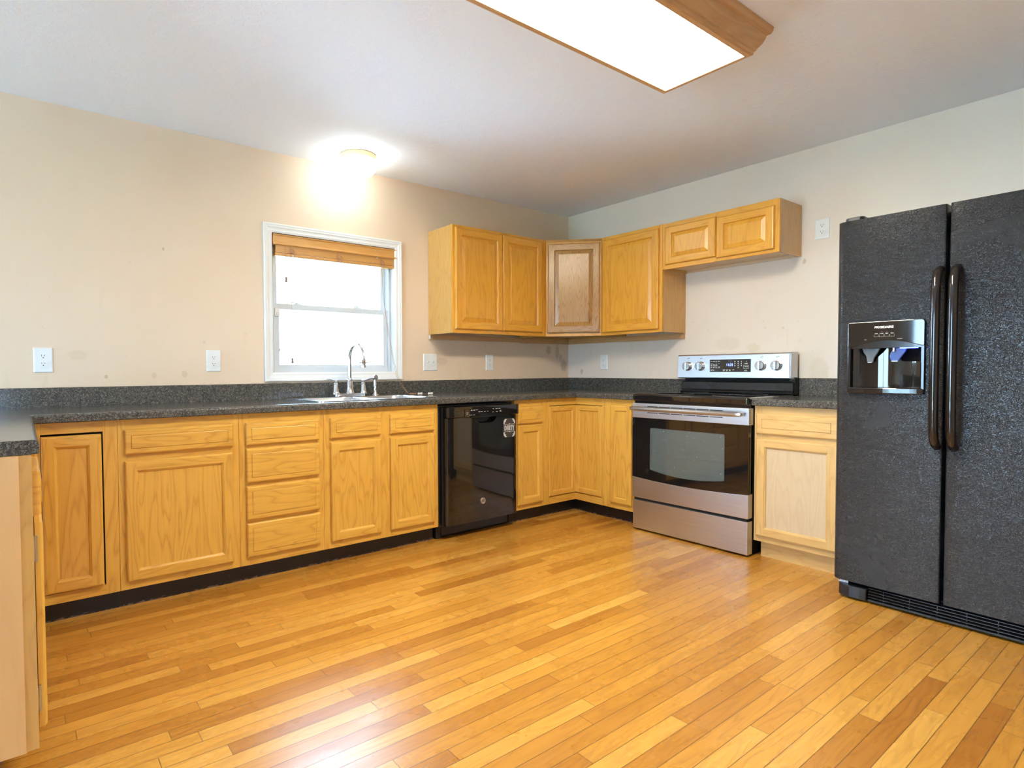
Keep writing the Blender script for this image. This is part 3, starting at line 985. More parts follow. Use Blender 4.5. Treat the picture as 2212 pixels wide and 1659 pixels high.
vd = MB(); vd.box(-0.888, -FD + 0.019, -FD + 0.0195, -FD + 0.021, 0.146, 0.823); vd.box(-FD + 0.0195, -FD + 0.021, -0.849, -FD + 0.0195, 0.146, 0.823)
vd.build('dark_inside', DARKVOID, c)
add_door(c, -0.885, -0.592, 0.150, 0.819, -FD + 0.019, 'narrow')
dd = add_door(c, 0, 0.253, 0.150, 0.819, 0, 'narrow')
dd.rotation_euler = (0, 0, R90); dd.location = (-FD + 0.019, -0.593, 0.150)
tk = MB(); tk.box(-0.921, -0.522, -0.537, -0.523, 0, TK, 0); tk.box(-0.537, -0.523, -0.868, -0.537, 0, TK, 1)
tk.build('toe_kick', TOE, c)

# narrow cabinet left of the stove
c = base_cabinet('slim oak base cabinet squeezed between inside corner and the stove', 0, 0.270,
                 [(0, 0.072, TK, TOPZ), (0.228, 0.270, TK, TOPZ)], [(0.072, 0.228, 0.800, TOPZ), (0.072, 0.228, TK, 0.150)], (0, -0.868, 0), R90)
add_door(c, 0.063, 0.238, 0.136, 0.834, -FD, 'narrow')

# cabinet between stove and refrigerator (pale, wooden toe kick)
c = base_cabinet('pale oak base cabinet between the stove and the refrigerator', 0, 0.462,
                 [(0, 0.038, TK, TOPZ), (0.410, 0.462, TK, TOPZ)],
                 [(0.038, 0.410, a, b) for a, b in ((0.800, TOPZ), (0.665, 0.735), (TK, 0.150))], (0, -1.921, 0), R90, toe=False, fm=OAK_RC)
box_obj('toe_kick', OAK_RC, 0.020, 0.462, -0.553, -0.540, 0.0, TK, c, g=0)
add_drawer(c, 0.014, 0.424, 0.716, 0.833, -FD, OAK_RC, inset=0.032)
add_door(c, 0.014, 0.424, 0.130, 0.690, -FD, 'flat', OAK_RC)
for o in c.children:
    if o.name.startswith('door'):
        for p in o.children:
            p.data.materials[0] = OAK_PALE
            p['label'] = 'paler door panel'

# peninsula: end cabinet with finished side, second cabinet behind it
PENX, PFD = -4.620, 0.615
def pen_cab(label, y0, y1, drawer_right):
    w = y1 - y0
    c = thing('peninsula_cabinet', label, 'cabinet', (PENX, y0, 0), PI / 2, 'peninsula cabinets')
    mb = carcass(w, PFD); mb.build('carcass', OAK_SIDE, c)
    mb = MB()
    frame_boxes(mb, w, [(0.0, 0.045, TK, TOPZ), (w - 0.045, w, TK, TOPZ)], [(0.045, w - 0.045, a, b) for a, b in ((0.800, TOPZ), (0.665, 0.735), (TK, 0.150))], -PFD, -PFD + 0.019)
    mb.build('face_frame', OAK, c, bevel=0.0008, seg=1)
    add_drawer(c, 0.030, w - 0.035, 0.708, 0.828, -PFD)
    add_door(c, 0.028, w - 0.035, 0.134, 0.690, -PFD - 0.002)
    return c
c = pen_cab('oak peninsula end cabinet with a smooth pinkish side panel facing the room', -1.697, -1.305, 0)
box_obj('end_panel', MAPLE, -0.006, 0.0, -PFD + 0.028, -0.002, TK - 0.004, TOPZ, c, g=2)
box_obj('panel_edge', OAK_SIDE, -0.0045, 0.0, -PFD, -PFD + 0.028, TK - 0.001, TOPZ, c, g=2)
for z in (0.215, 0.62):
    mb = MB(); mb.box(0.020, 0.032, -PFD - 0.0018, -PFD, z - 0.03, z + 0.03); mb.lathe([(0.004, -0.035), (0.004, 0.035)], 2, (0.0245, -PFD - 0.004, z), 10)
    mb.build('hinge', GREYMETAL, c)
mb = MB(); mb.box(0.155, 0.392, -0.530, -0.516, 0.0, TK); mb.box(0.155, 0.169, -0.516, -0.10, 0, TK)
mb.build('toe_kick', TOE, c)
c = pen_cab('oak peninsula cabinet between the end cabinet and the corner', -1.304, -0.905, 0)
box_obj('toe_kick', TOE, 0, 0.398, -0.530, -0.516, 0, TK, c)
c = thing('filler_panel', 'plain oak filler closing the peninsula at the inside corner', 'cabinet', (PENX, -0.904, 0), PI / 2)
MB().box(0, 0.283, -PFD, -PFD + 0.019, TK, TOPZ, 2).build('filler_board', OAK, c)
box_obj('toe_kick', TOE, 0, 0.36, -0.530, -0.516, 0, TK, c)

# ------------------------------------------------------------------ countertops
def sweep(stations, prof, fn):
    """prof: (d, z) loop; fn(station, d) -> (x, y)."""
    mb = MB()
    n = len(prof)
    base = len(mb.v)
    for s in stations:
        for d, z in prof:
            x, y = fn(s, d)
            mb.v.append((x, y, z))
    for k in range(len(stations) - 1):
        for j in range(n):
            j2 = (j + 1) % n
            a = k * n
            mb.f.append([a + j, a + j2, a + n + j2, a + n + j]); mb.uv.append([(0, 0)] * 4); mb.sm.append(False)
    mb.f.append(list(range(n))[::-1]); mb.uv.append([(0, 0)] * n); mb.sm.append(False)
    a = (len(stations) - 1) * n
    mb.f.append(list(range(a, a + n))); mb.uv.append([(0, 0)] * n); mb.sm.append(False)
    return mb
def edge_prof(front, back=0.003, zt=0.914, zb=0.876, r=0.014):
    p = [(back, zb), (front - 0.004, zb), (front, zb + 0.004)]
    for k in range(6):
        a = math.radians(90 * k / 5)
        p.append((front - r + r * math.cos(a), zt - r + r * math.sin(a)))
    p.append((back, zt))
    return p
LB = -4.622
def run(s, d):
    return {0: (LB + d, -1.690), 1: (LB + d, -d), 2: (-d, -d), 3: (-d, -1.141)}[s]
ct = thing('countertop', 'long dark speckled laminate countertop wrapping from peninsula to stove', 'countertop', (0, 0, 0))
top = sweep([0, 1, 2, 3], edge_prof(0.634), run).build('worktop', GRANITE, ct)
cut = MB(); cut.prism(rrect(-2.272, -0.320, 0.78, 0.46, 0.05), 2, 0.80, 1.0)
cu = cut.build('cut', DARKVOID)
apply_bool(top, cu)
sp = [(0.003, 0.914), (0.022, 0.914), (0.022, 1.008), (0.019, 1.0125), (0.003, 1.013)]
def run2(s, d):
    return {1: (LB, -d), 2: (-d, -d), 3: (-d, -1.141)}[s]
sweep([1, 2, 3], sp, run2).build('backsplash', GRANITE, ct)
c2 = thing('countertop', 'short dark speckled countertop between the stove and the refrigerator', 'countertop', (0, -1.919, 0))
sweep([0, 1], edge_prof(0.634), lambda s, d: (-d, -0.47 * s)).build('worktop', GRANITE, c2)
sp2 = [(0.003, 0.914), (0.022, 0.914), (0.022, 1.020), (0.019, 1.0245), (0.003, 1.025)]
sweep([0, 1], sp2, lambda s, d: (-d, -0.47 * s)).build('backsplash', GRANITE, c2)

# ------------------------------------------------------------------ wall cabinets
UB, UT, UD = 1.353, 2.115, 0.30
def wall_box(c, w, z0, z1, depth=UD, left=True, right=True):
    mb = MB()
    b = -depth + 0.019
    mb.box(0, 0.015, b, -0.003, z0, z1, 2); mb.box(w - 0.015, w, b, -0.003, z0, z1, 2)
    mb.box(0.015, w - 0.015, b, -0.003, z1 - 0.02, z1 - 0.004, 0)
    mb.build('carcass', OAK_SIDE, c)
    mb = MB(); mb.box(0.015, w - 0.015, b, -0.003, z0 + 0.018, z0 + 0.032, 0)
    mb.build('bottom_panel', BIRCH, c)
def wall_frame(c, w, z0, z1, verts, zr=0.038, depth=UD, zb=None):
    zb = zb or zr
    mb = MB()
    vs_ = [(a, b, z0, z1) for a, b in verts]
    hs = []
    for (a0, a1), (b0, b1) in zip(verts, verts[1:]):
        hs += [(a1, b0, z1 - zr, z1), (a1, b0, z0, z0 + zb)]
    frame_boxes(mb, w, vs_, hs, -depth, -depth + 0.019)
    return mb.build('face_frame', OAK_UP, c, bevel=0.0008, seg=1)

x0, x1 = -1.542, -0.604; w = x1 - x0
c = thing('wall_cabinet', 'oak two-door wall cabinet hanging right of the window', 'cabinet', (x0, 0, 0), 0, 'oak wall cabinets')
wall_box(c, w, UB, UT)
wall_frame(c, w, UB, UT, [(0, 0.038), (0.452, 0.478), (w - 0.060, w)])
add_door(c, 0.016, 0.462, 1.380, 2.094, -UD, 'raised', OAK_UP)
add_door(c, 0.466, 0.883, 1.381, 2.095, -UD, 'raised', OAK_UP)
box_obj('hanging_rail', PINE, 0.004, w, -0.020, -0.003, 1.318, UB, c, g=0)
box_obj('bracket', WHITE, -0.002, 0.004, -0.018, -0.006, 1.322, 1.350, c)

# diagonal corner cabinet
c = thing('wall_cabinet', 'oak diagonal corner wall cabinet with one wavy-grained door', 'cabinet', (0, 0, 0), 0, 'oak wall cabinets')
a, b = 0.6035, 0.302
poly = [(-0.003, -0.003), (-a, -0.003), (-a, -b), (-b, -a), (-0.003, -a)]
mb = MB(); mb.prism(poly, 2, UT - 0.02, UT - 0.004, g=0); mb.prism([(-0.016, -0.003), (-a, -0.003), (-a, -b + 0.002), (-a + 0.015, -b + 0.002), (-a + 0.015, -0.012), (-0.016, -0.012)], 2, UB, UT, g=2)
mb.prism([(-0.003, -0.003), (-0.003, -a), (-b + 0.002, -a), (-b + 0.002, -a + 0.015), (-0.012, -a + 0.015), (-0.012, -0.003)], 2, UB, UT, g=2)
mb.build('carcass', OAK_SIDE, c)
MB().prism(poly, 2, UB + 0.018, UB + 0.032, g=0).build('bottom_panel', BIRCH, c)
dl = math.hypot(a - b, a - b)
mb = MB()
frame_boxes(mb, dl, [(0, 0.026, UB, UT), (dl - 0.030, dl, UB, UT)], [(0.026, dl - 0.030, UT - 0.042, UT), (0.026, dl - 0.030, UB, UB + 0.040)], 0, 0.019)
ff = mb.build('face_frame', OAK_UP, c, loc=(-a, -b, 0), rotz=-PI / 4, bevel=0.0008, seg=1)
OAK_WAVY = oak('oak_wavy', (0.50, 0.27, 0.085), (0.33, 0.16, 0.045), 0.24, 1.5, 22.0)
d = add_door(c, 0.0, dl - 0.026, 1.379, 2.083, 0, 'raised', OAK_WAVY)
ca = math.cos(-PI / 4)
d.rotation_euler = (0, 0, -PI / 4)
d.location = (-a + 0.012 * ca, -b - 0.012 * ca, 1.379)
mb = MB(); mb.box(-0.605, -0.003, -0.020, -0.003, 1.312, UB, 0); mb.box(-0.020, -0.003, -0.605, -0.020, 1.312, UB, 1)
mb.build('hanging_rail', PINE, c)

c = thing('wall_cabinet', 'oak single-door wall cabinet between the corner one and the short pair', 'cabinet', (0, -0.6045, 0), R90, 'oak wall cabinets')
w = 0.529
wall_box(c, w, UB, UT)
wall_frame(c, w, UB, UT, [(0, 0.038), (w - 0.038, w)])
add_door(c, 0.018, 0.505, 1.374, 2.090, -UD, 'raised', OAK_UP)
box_obj('hanging_rail', PINE, 0.0, w - 0.002, -0.020, -0.003, 1.310, UB, c, g=0)

c = thing('wall_cabinet', 'short oak two-door wall cabinet above the stove', 'cabinet', (0, -1.1345, 0), R90, 'oak wall cabinets')
w = 0.778
wall_box(c, w, 1.792, 2.112)
wall_frame(c, w, 1.792, 2.112, [(0, 0.038), (0.372, 0.412), (w - 0.040, w)], 0.042)
add_door(c, 0.026, 0.390, 1.822, 2.083, -UD, 'raised_small', OAK_UP)
add_door(c, 0.395, 0.752, 1.811, 2.072, -UD, 'raised_small', OAK_UP)
box_obj('hanging_rail', BIRCH, 0.016, w - 0.016, -0.016, -0.003, 1.792, 1.812, c, g=0)

# ------------------------------------------------------------------ sink, faucet, sprayer
SX, SY, SZ = -2.272, -0.320, 0.914
sk = thing('sink', 'stainless double-bowl sink set in the counter under the window', 'sink', (SX, SY, SZ))
rim = MB().prism(rrect(0, 0, 0.826, 0.51, 0.035), 2, 0.0003, 0.0055).build('rim', SINKSTEEL, sk, sharp=30)
bowls = []
for cx in (-0.192, 0.192):
    k = MB().prism(rrect(cx, -0.035, 0.345, 0.375, 0.07), 2, -0.05, 0.05).build('k', DARKVOID)
    bpy.context.view_layer.update()
    k.location = (SX, SY, SZ)
    apply_bool(rim, k)
for cx in (-0.192, 0.192):
    mb = MB()
    prof = [(0.345, 0.375, 0.07, 0.0050), (0.337, 0.367, 0.068, 0.001), (0.325, 0.355, 0.066, -0.10), (0.318, 0.348, 0.064, -0.155), (0.290, 0.320, 0.06, -0.172)]
    rings = []
    for w_, h_, r_, z_ in prof:
        i = len(mb.v); pts = rrect(cx, -0.035, w_, h_, r_); mb.v += [(x, y, z_) for x, y in pts]; rings.append((i, len(pts)))
    for (i, n), (j, _) in zip(rings, rings[1:]):
        for q in range(n):
            q2 = (q + 1) % n
            mb.f.append([i + q, i + q2, j + q2, j + q]); mb.uv.append([(0, 0)] * 4); mb.sm.append(True)
    i, n = rings[-1]
    mb.f.append(list(range(i, i + n))); mb.uv.append([(0, 0)] * n); mb.sm.append(False)
    bw = mb.build('bowl', SINKSTEEL, sk, sharp=50)
    MB().lathe([(0.045, -0.172), (0.045, -0.168), (0.036, -0.1675), (0.034, -0.171), (0.0, -0.171)], 2, (cx, -0.035, 0), 24).build('drain', CHROME, bw)

fc = thing('faucet', 'tall gooseneck brushed nickel faucet with two lever handles', 'faucet', (-2.262, -0.115, 0.9197))
mb = MB()
mb.prism(rrect(0, 0, 0.222, 0.052, 0.024), 2, 0, 0.012, smooth=False)
mb.prism(rrect(0, 0, 0.216, 0.044, 0.020), 2, 0.012, 0.020)
mb.build('base_plate', NICKEL, fc, bevel=0.002)
sp_ = MB()
sp_.lathe([(0.030, 0.018), (0.031, 0.024), (0.0265, 0.032), (0.0235, 0.060), (0.019, 0.088), (0.0165, 0.101), (0.0195, 0.104), (0.0195, 0.110), (0.0155, 0.113), (0.0135, 0.120)], 2, (0, 0, 0), 28)
sp_.build('spout_base', NICKEL, fc)
path = [(0, 0, 0.112 + 0.02 * k) for k in range(7)]
R_ = 0.097
for k in range(0, 19):
    a = PI - k * PI / 18 * 1.0
    path.append((0, -R_ - R_ * math.cos(a), 0.243 + R_ * math.sin(a)))
path.append((0, -2 * R_ + 0.0, 0.232))
MB().tube(path, [0.0128] * 7 + [0.0125 - 0.0002 * k for k in range(19)] + [0.0088], 18).build('spout', NICKEL, fc)
mb = MB()
mb.lathe([(0.0105, 0.245), (0.0135, 0.243), (0.0140, 0.236), (0.0120, 0.233), (0.0118, 0.198), (0.0135, 0.196), (0.0135, 0.190), (0.009, 0.189)], 2, (0, -2 * R_, 0), 20)
mb.tube([(-0.034, -2 * R_, 0.221), (0.030, -2 * R_, 0.219)], 0.0042, 10)
mb.tube([(-0.030, -2 * R_, 0.222), (-0.030, -2 * R_, 0.190)], [0.0048, 0.0036], 10)
mb.build('filter_diverter', NICKEL, fc)
for s in (-1, 1):
    mb = MB()
    mb.lathe([(0.025, 0.016), (0.0255, 0.022), (0.022, 0.028), (0.0205, 0.034), (0.0170, 0.060), (0.0125, 0.080), (0.0140, 0.083), (0.0120, 0.087), (0.0075, 0.091), (0.0085, 0.098), (0.0120, 0.103), (0.0100, 0.107), (0.002, 0.108)], 2, (s * 0.101, 0, 0), 24)
    h_ = mb.build('handle', NICKEL, fc)
    pts = [(s * (0.086), 0, 0.1045), (s * 0.101, 0, 0.103), (s * 0.120, -0.001, 0.105), (s * 0.140, -0.002, 0.112), (s * 0.160, -0.003, 0.116), (s * 0.176, -0.004, 0.1155)]
    MB().tube(pts, [0.003, 0.0062, 0.0060, 0.0062, 0.0058, 0.0030], 12).build('lever', NICKEL, h_)

ss = thing('side_sprayer', 'small nickel sprayer standing beside the right faucet handle', 'sprayer', (-2.072, -0.118, 0.9197))
MB().lathe([(0.024, 0.0), (0.025, 0.004), (0.018, 0.010), (0.0135, 0.018), (0.0125, 0.026), (0.010, 0.030)], 2, (0, 0, 0), 24).build('holder', NICKEL, ss)
mb = MB(); mb.lathe([(0.0095, 0.026), (0.0120, 0.031), (0.0100, 0.036), (0.0125, 0.055), (0.0140, 0.075), (0.0105, 0.100), (0.0110, 0.104), (0.0085, 0.107)], 2, (0, 0, 0), 20)
mb.build('wand', NICKEL, ss)
mb = MB(); mb.lathe([(0.0135, 0.010), (0.0185, 0.006), (0.0190, -0.008), (0.0150, -0.012), (0.0148, -0.0125)], 1, (0, 0, 0.122), 24)
mb.build('spray_head', NICKEL, ss)
MB().lathe([(0.0125, -0.0132), (0.0125, -0.0125)], 1, (0, 0, 0.122), 20).build('spray_face', GREYMETAL, ss)

# ------------------------------------------------------------------ wooden blind
bl = thing('window_blind', 'wooden slat blind pulled up to the top of the sink window', 'blind', (-2.275, 0.0, 1.85))
bx0, bx1 = -0.452, 0.452
mb = MB(); mb.prism([(-0.006, 0.034), (-0.010, 0.037), (-0.010, 0.043), (-0.004, 0.050), (-0.004, 0.088), (-0.010, 0.095), (-0.010, 0.099), (0.004, 0.099), (0.004, 0.034)], 0, bx0, bx1, g=0)
va = mb.build('valance', BLINDWOOD, bl)
for s in (bx0 - 0.002, bx1 - 0.016):
    MB().prism([(-0.012, 0.033), (-0.012, 0.044), (-0.0065, 0.051), (-0.0065, 0.087), (-0.012, 0.094), (-0.012, 0.100), (0.02, 0.100), (0.02, 0.033)], 0, s, s + 0.018, g=2).build('valance_end', BLINDWOOD, va)
box_obj('head_rail', WHITE, bx0 + 0.01, bx1 - 0.012, 0.006, 0.050, 0.058, 0.098, bl)
mb = MB()
for k in range(14):
    z = -0.012 + k * 0.0047 + random.uniform(-0.0005, 0.0005)
    mb.box(-0.436 + random.uniform(-.002, .002), 0.434 + random.uniform(-.002, .002), 0.002, 0.050, z, z + 0.0045, 0)
mb.build('slats', BLINDWOOD, bl)
MB().prism(rrect(0.026, -0.024, 0.052, 0.020, 0.005), 0, -0.438, 0.436, g=0).build('bottom_rail', BLINDWOOD, bl)
mb = MB(); mb.box(0.414, 0.438, 0.004, 0.034, 0.010, 0.034); mb.box(0.424, 0.437, 0.012, 0.022, -0.022, 0.010)
mb.build('end_bracket', VINYL, bl, bevel=0.002)
MB().tube([(0.295, 0.004, 0.031), (0.300, 0.002, 0.026)], [0.004, 0.006], 10).build('wand_hook', CLEAR, bl)
for cx, drop in ((-0.325, 0.05), (0.005, 0.036), (0.335, 0.044)):
    mb = MB()
    for q in range(5):
        pts = []
        ph = random.uniform(0, 6)
        rx, rz = random.uniform(0.008, 0.020), random.uniform(0.008, 0.018)
        for k in range(15):
            a = ph + k * 2 * PI / 14 * random.uniform(0.97, 1.03)
            pts.append((cx + rx * math.cos(a) + q * 0.003 - 0.006, -0.003 - 0.0015 * q, 0.004 + rz * math.sin(a) - q * 0.004))
        mb.tube(pts, 0.0007, 5)
    mb.tube([(cx - 0.018, -0.003, 0.034), (cx - 0.012, -0.004, 0.0), (cx + 0.012, -0.004, -0.018), (cx + 0.006, -0.004, -drop), (cx - 0.006, -0.004, -drop - 0.006)], 0.0008, 5)
    mb.build('ladder_cord', CORDM, bl)
    MB().lathe([(0.0045, -0.003), (0.0045, 0.003)], 1, (cx + 0.002, -0.002, -0.026), 12).build('rail_button', GREYMETAL, bl)
def blind_cord(x, z_end, mtl):
    cd = MB().tube([(x, -0.004, 0.034), (x, -0.005, -0.05), (x + 0.001, -0.006, z_end + 0.02)], 0.0010, 6).build('tilt_cord', CORDM, bl)
    MB().lathe([(0.003, 0.022), (0.0085, 0.020), (0.0060, 0.008), (0.0090, -0.008), (0.0070, -0.012), (0.002, -0.012)], 2, (x + 0.001, -0.006, z_end), 14).build('tassel', mtl, cd)
blind_cord(-0.372, -0.187, TASSELM)
blind_cord(-0.338, -0.700, TASSELM)
def wpt(x, y, z):
    return (x + 2.275, y, z - 1.85)
for off, ends in ((0.0, (-1.735, -0.135)), (0.012, (-1.665, -0.165))):
    pts = [(-1.953, -0.012, 1.884), (-1.943, -0.018, 1.62), (-1.917 + off * 0.5, -0.022, 1.40), (-1.875 + off * 0.6, -0.024, 1.18), (-1.845 + off, -0.026, 1.05),
           (-1.825 + off, -0.034, 1.005), (-1.805 + off, -0.06, 0.955), (-1.785, -0.09, 0.925), (-1.765, -0.110, 0.917), (ends[0], ends[1], 0.921)]
    cd = MB().tube([wpt(*p) for p in pts], 0.0010, 6).build('lift_cord', CORDM, bl)
    e = wpt(ends[0], ends[1], 0.9225)
    mb = MB()
    d_ = Vector((0.75, -0.12, 0)).normalized()
    cpts = [Vector(e) + d_ * t for t in (0.0, 0.004, 0.016, 0.030, 0.036)]
    mb.tube(cpts, [0.004, 0.0080, 0.0060, 0.0085, 0.006], 14)
    mb.build('cord_end', TASSELW, cd)
mb = MB()
for q in range(4):
    ph = q * 1.7
    pts = [wpt(-1.765 + 0.032 * math.cos(ph + k * 0.62) * (0.6 + 0.1 * q), -0.118 + 0.014 * math.sin(ph + k * 0.62), 0.917 + 0.004 * (k % 3) + 0.0015 * q) for k in range(11)]
    mb.tube(pts, 0.0009, 5)
mb.build('cord_tangle', CORDM, bl)

# ------------------------------------------------------------------ outlets and switches
def plate_mesh(w, h):
    mb = MB()
    prof = [(0, 0), (0, 0.002), (0.002, 0.0045), (0.0045, 0.0058), (0.006, 0.006)]
    for a, b in zip(prof, prof[1:]):
        ring_faces(mb, w, h, a, b, 2, [(0, 0)] * 4)
    i, d = prof[-1]
    mb.face([(i, -d, i), (w - i, -d, i), (w - i, -d, h - i), (i, -d, h - i)])
    mb.face([(0, 0, 0), (0, 0, h), (w, 0, h), (w, 0, 0)])
    return mb
def duplex(label, loc, rot, w, h, gap=0.0195, group='wall outlets'):
    t = thing('wall_outlet', label, 'outlet', loc, rot, group)
    plate_mesh(w, h).build('cover_plate', PLATE, t)
    cx, cz = w / 2, h / 2
    for s in (1, -1):
        zc = cz + s * gap
        n = 20
        poly = []
        for k in range(n):
            a = 2 * PI * k / n
            poly.append((cx + 0.0165 * math.cos(a), zc + max(-0.0125, min(0.0125, 0.0165 * math.sin(a)))))
        r = MB().prism(poly, 1, -0.0078, -0.005).build('receptacle', PLATE, t)
        mb = MB()
        mb.box(cx - 0.0075, cx - 0.0055, -0.0083, -0.0072, zc - 0.001, zc + 0.008); mb.box(cx + 0.0055, cx + 0.0075, -0.0083, -0.0072, zc + 0.0005, zc + 0.0075)
        mb.prism([(cx + 0.0026 * math.cos(a * PI / 5), zc - 0.007 + 0.0026 * math.sin(a * PI / 5)) for a in range(10)], 1, -0.0083, -0.0072)
        mb.build('slots', SLOT, r)
    MB().lathe([(0.003, -0.0068), (0.003, -0.0058)], 1, (cx, 0, cz), 12).build('screw', PLATE, t)
    return t
duplex('white double outlet on the cream wall above the peninsula end of the counter', (-3.973, 0, 1.090), 0, 0.083, 0.125)
duplex('white double outlet on the cream wall midway between peninsula and window', (-3.139, 0, 1.089), 0, 0.082, 0.126)
duplex('slim white double outlet on the wall under the two-door wall cabinet', (-0.981, 0, 1.085), 0, 0.077, 0.124)
duplex('white double outlet high on the wall beside the top of the refrigerator', (0, -1.989, 1.881), R90, 0.079, 0.124)
t = thing('wall_outlet', 'white outlet with test buttons left of the stove', 'outlet', (0, -0.356, 1.083), R90, 'wall outlets')
plate_mesh(0.076, 0.125).build('cover_plate', PLATE, t)
box_obj('receptacle', PLATE, 0.0215, 0.0545, -0.0082, -0.005, 0.029, 0.096, t, bevel=0.001)
mb = MB()
for z in (0.042, 0.083):
    mb.box(0.031, 0.033, -0.0088, -0.0078, z - 0.003, z + 0.005); mb.box(0.043, 0.045, -0.0088, -0.0078, z - 0.003, z + 0.004)
    mb.box(0.0365, 0.0395, -0.0088, -0.0078, z - 0.010, z - 0.006)
mb.build('slots', SLOT, t)
for z in (0.058, 0.067):
    box_obj('test_button', WHITE, 0.031, 0.045, -0.0095, -0.008, z - 0.003, z + 0.003, t)
sw = thing('light_switch', 'white double toggle switch plate between window and wall cabinet', 'switch', (-1.593, 0, 1.085))
plate_mesh(0.127, 0.125).build('cover_plate', PLATE, sw)
for x in (0.0405, 0.0865):
    box_obj('switch_slot', WHITEINK, x - 0.005, x + 0.005, -0.0066, -0.0055, 0.050, 0.074, sw)
    mb = MB(); mb.prism([(-0.006, 0.056), (-0.006, 0.068), (-0.018, 0.075), (-0.018, 0.070)], 0, x - 0.0035, x + 0.0035)
    mb.build('toggle', PLATE, sw)
    for z in (0.033, 0.092):
        MB().lathe([(0.0022, -0.0066), (0.0022, -0.0056)], 1, (x, 0, z), 10).build('screw', GREYMETAL, sw)

# ------------------------------------------------------------------ ceiling lights
lf = thing('ceiling_light', 'large lit rectangular ceiling light in a wooden moulding frame', 'ceiling light', (-2.265, -2.172, H))
lw, ld, lz = 0.66, 0.193, -0.107    # half length, half width, bottom
crown = [(0.0, lz), (0.006, lz + 0.003), (0.008, lz + 0.014), (0.013, lz + 0.018), (0.016, lz + 0.026), (0.030, lz + 0.044), (0.038, lz + 0.062), (0.041, lz + 0.074), (0.052, lz + 0.080), (0.058, lz + 0.090), (0.060, lz + 0.106), (-0.018, lz + 0.106), (-0.018, lz)]
mb = MB()
offs = [(random.uniform(0, 40), random.uniform(0, 40)) for _ in range(4)]
for (o1, z1), (o2, z2) in zip(crown, crown[1:] + crown[:1]):
    A = [(-lw - o1, -ld - o1, z1), (lw + o1, -ld - o1, z1), (lw + o1, ld + o1, z1), (-lw - o1, ld + o1, z1)]
    B = [(-lw - o2, -ld - o2, z2), (lw + o2, -ld - o2, z2), (lw + o2, ld + o2, z2), (-lw - o2, ld + o2, z2)]
    for k in range(4):
        k2 = (k + 1) % 4
        q = [A[k], A[k2], B[k2], B[k]]
        g = 0 if k % 2 == 0 else 1
        run_ = 0.0
        mb.face(q, [(p[g] + offs[k][0], (o1 if i < 2 else o2) * 1.5 + (z1 if i < 2 else z2) + offs[k][1]) for i, p in enumerate(q)])
mb.build('moulding_frame', PINE, lf)
box_obj('diffuser', DIFFUSER, -lw + 0.019, lw - 0.019, -ld + 0.019, ld - 0.019, lz + 0.006, lz + 0.009, lf)

gl = thing('ceiling_light', 'small round glowing globe light on the ceiling above the sink', 'ceiling light', (-2.255, -0.245, H))
MB().lathe([(0.112, -0.0005), (0.116, -0.006), (0.114, -0.012), (0.110, -0.016), (0.107, -0.030), (0.100, -0.033)], 2, (0, 0, 0), 40).build('ceiling_pan', PANCREAM, gl)
MB().lathe([(0.098, -0.030), (0.110, -0.040), (0.1175, -0.055), (0.119, -0.070), (0.113, -0.090), (0.098, -0.110), (0.074, -0.127), (0.045, -0.138), (0.015, -0.142), (0.001, -0.142)], 2, (0, 0, 0), 40).build('glass_globe', GLOBE, gl)

# ------------------------------------------------------------------ dishwasher
TX = (PI / 2, 0, 0)
DX = -1.862
dw = thing('dishwasher', 'glossy black built-in dishwasher between the sink cabinet and the narrow drawer cabinet', 'dishwasher', (DX, 0, 0))
box_obj('tub_body', BLACKMATTE, -0.022, 0.615, -0.585, -0.03, 0.085, 0.862, dw, bevel=0.003)
mb = MB(); mb.box(-0.030, 0.560, -0.610, -0.586, 0.8585, 0.8640); mb.box(-0.012, 0.0, -0.612, -0.586, 0.10, 0.850)
mb.build('mounting_strip', BLACK, dw, bevel=0.001)
def bowed(x0, x1, yb, yf, bow, r, n=14, r2=None):
    r2 = r2 or r
    pts = [(x1, yb), (x1, yf + r2)]
    front = []
    for k in range(1, 5):
        a = math.radians(90 * k / 4)
        front.append((x1 - r2 + r2 * math.cos(a), yf + r2 - r2 * math.sin(a)))
    for k in range(1, n):
        t = k / n
        front.append((x1 - r2 + (x0 + r - x1 + r2) * t, yf - bow * 4 * t * (1 - t)))
    for k in range(0, 4):
        a = math.radians(90 - 90 * k / 4)
        front.append((x0 + r - r * math.cos(a), yf + r - r * math.sin(a)))
    pts += front + [(x0, yf + r), (x0, yb)]
    return pts
door = MB().prism(bowed(0.0, 0.610, -0.590, -0.643, 0.004, 0.014), 2, 0.098, 0.783, smooth=True).build('door', BLACKGLOSS, dw, sharp=50)
pk = [(0.226, 0.80), (0.226, 0.772), (0.232, 0.760), (0.247, 0.746), (0.275, 0.738), (0.368, 0.737), (0.396, 0.744), (0.411, 0.757), (0.417, 0.770), (0.417, 0.80)]
cu = MB().prism(pk, 1, -0.70, -0.612).build('cut', DARKVOID, loc=(DX, 0, 0))
apply_bool(door, cu)
door.data.set_sharp_from_angle(angle=math.radians(50))
box_obj('handle_recess', DARKVOID, 0.22, 0.42, -0.6118, -0.611, 0.735, 0.783, door)
MB().tube([(x, -0.6468, z) for x, z in pk[1:-1]], 0.0028, 8).build('recess_rim', BLACK, door)
con = MB().prism(bowed(0.007, 0.622, -0.590, -0.652, 0.003, 0.010), 2, 0.786, 0.853, smooth=True).build('control_console', BLACKGLOSS, dw, sharp=50, bevel=0.003)
cp = MB().prism(rrect(0.328, 0.8085, 0.380, 0.052, 0.004), 1, -0.6585, -0.652).build('control_panel', BLACKGLOSS, con, bevel=0.001)
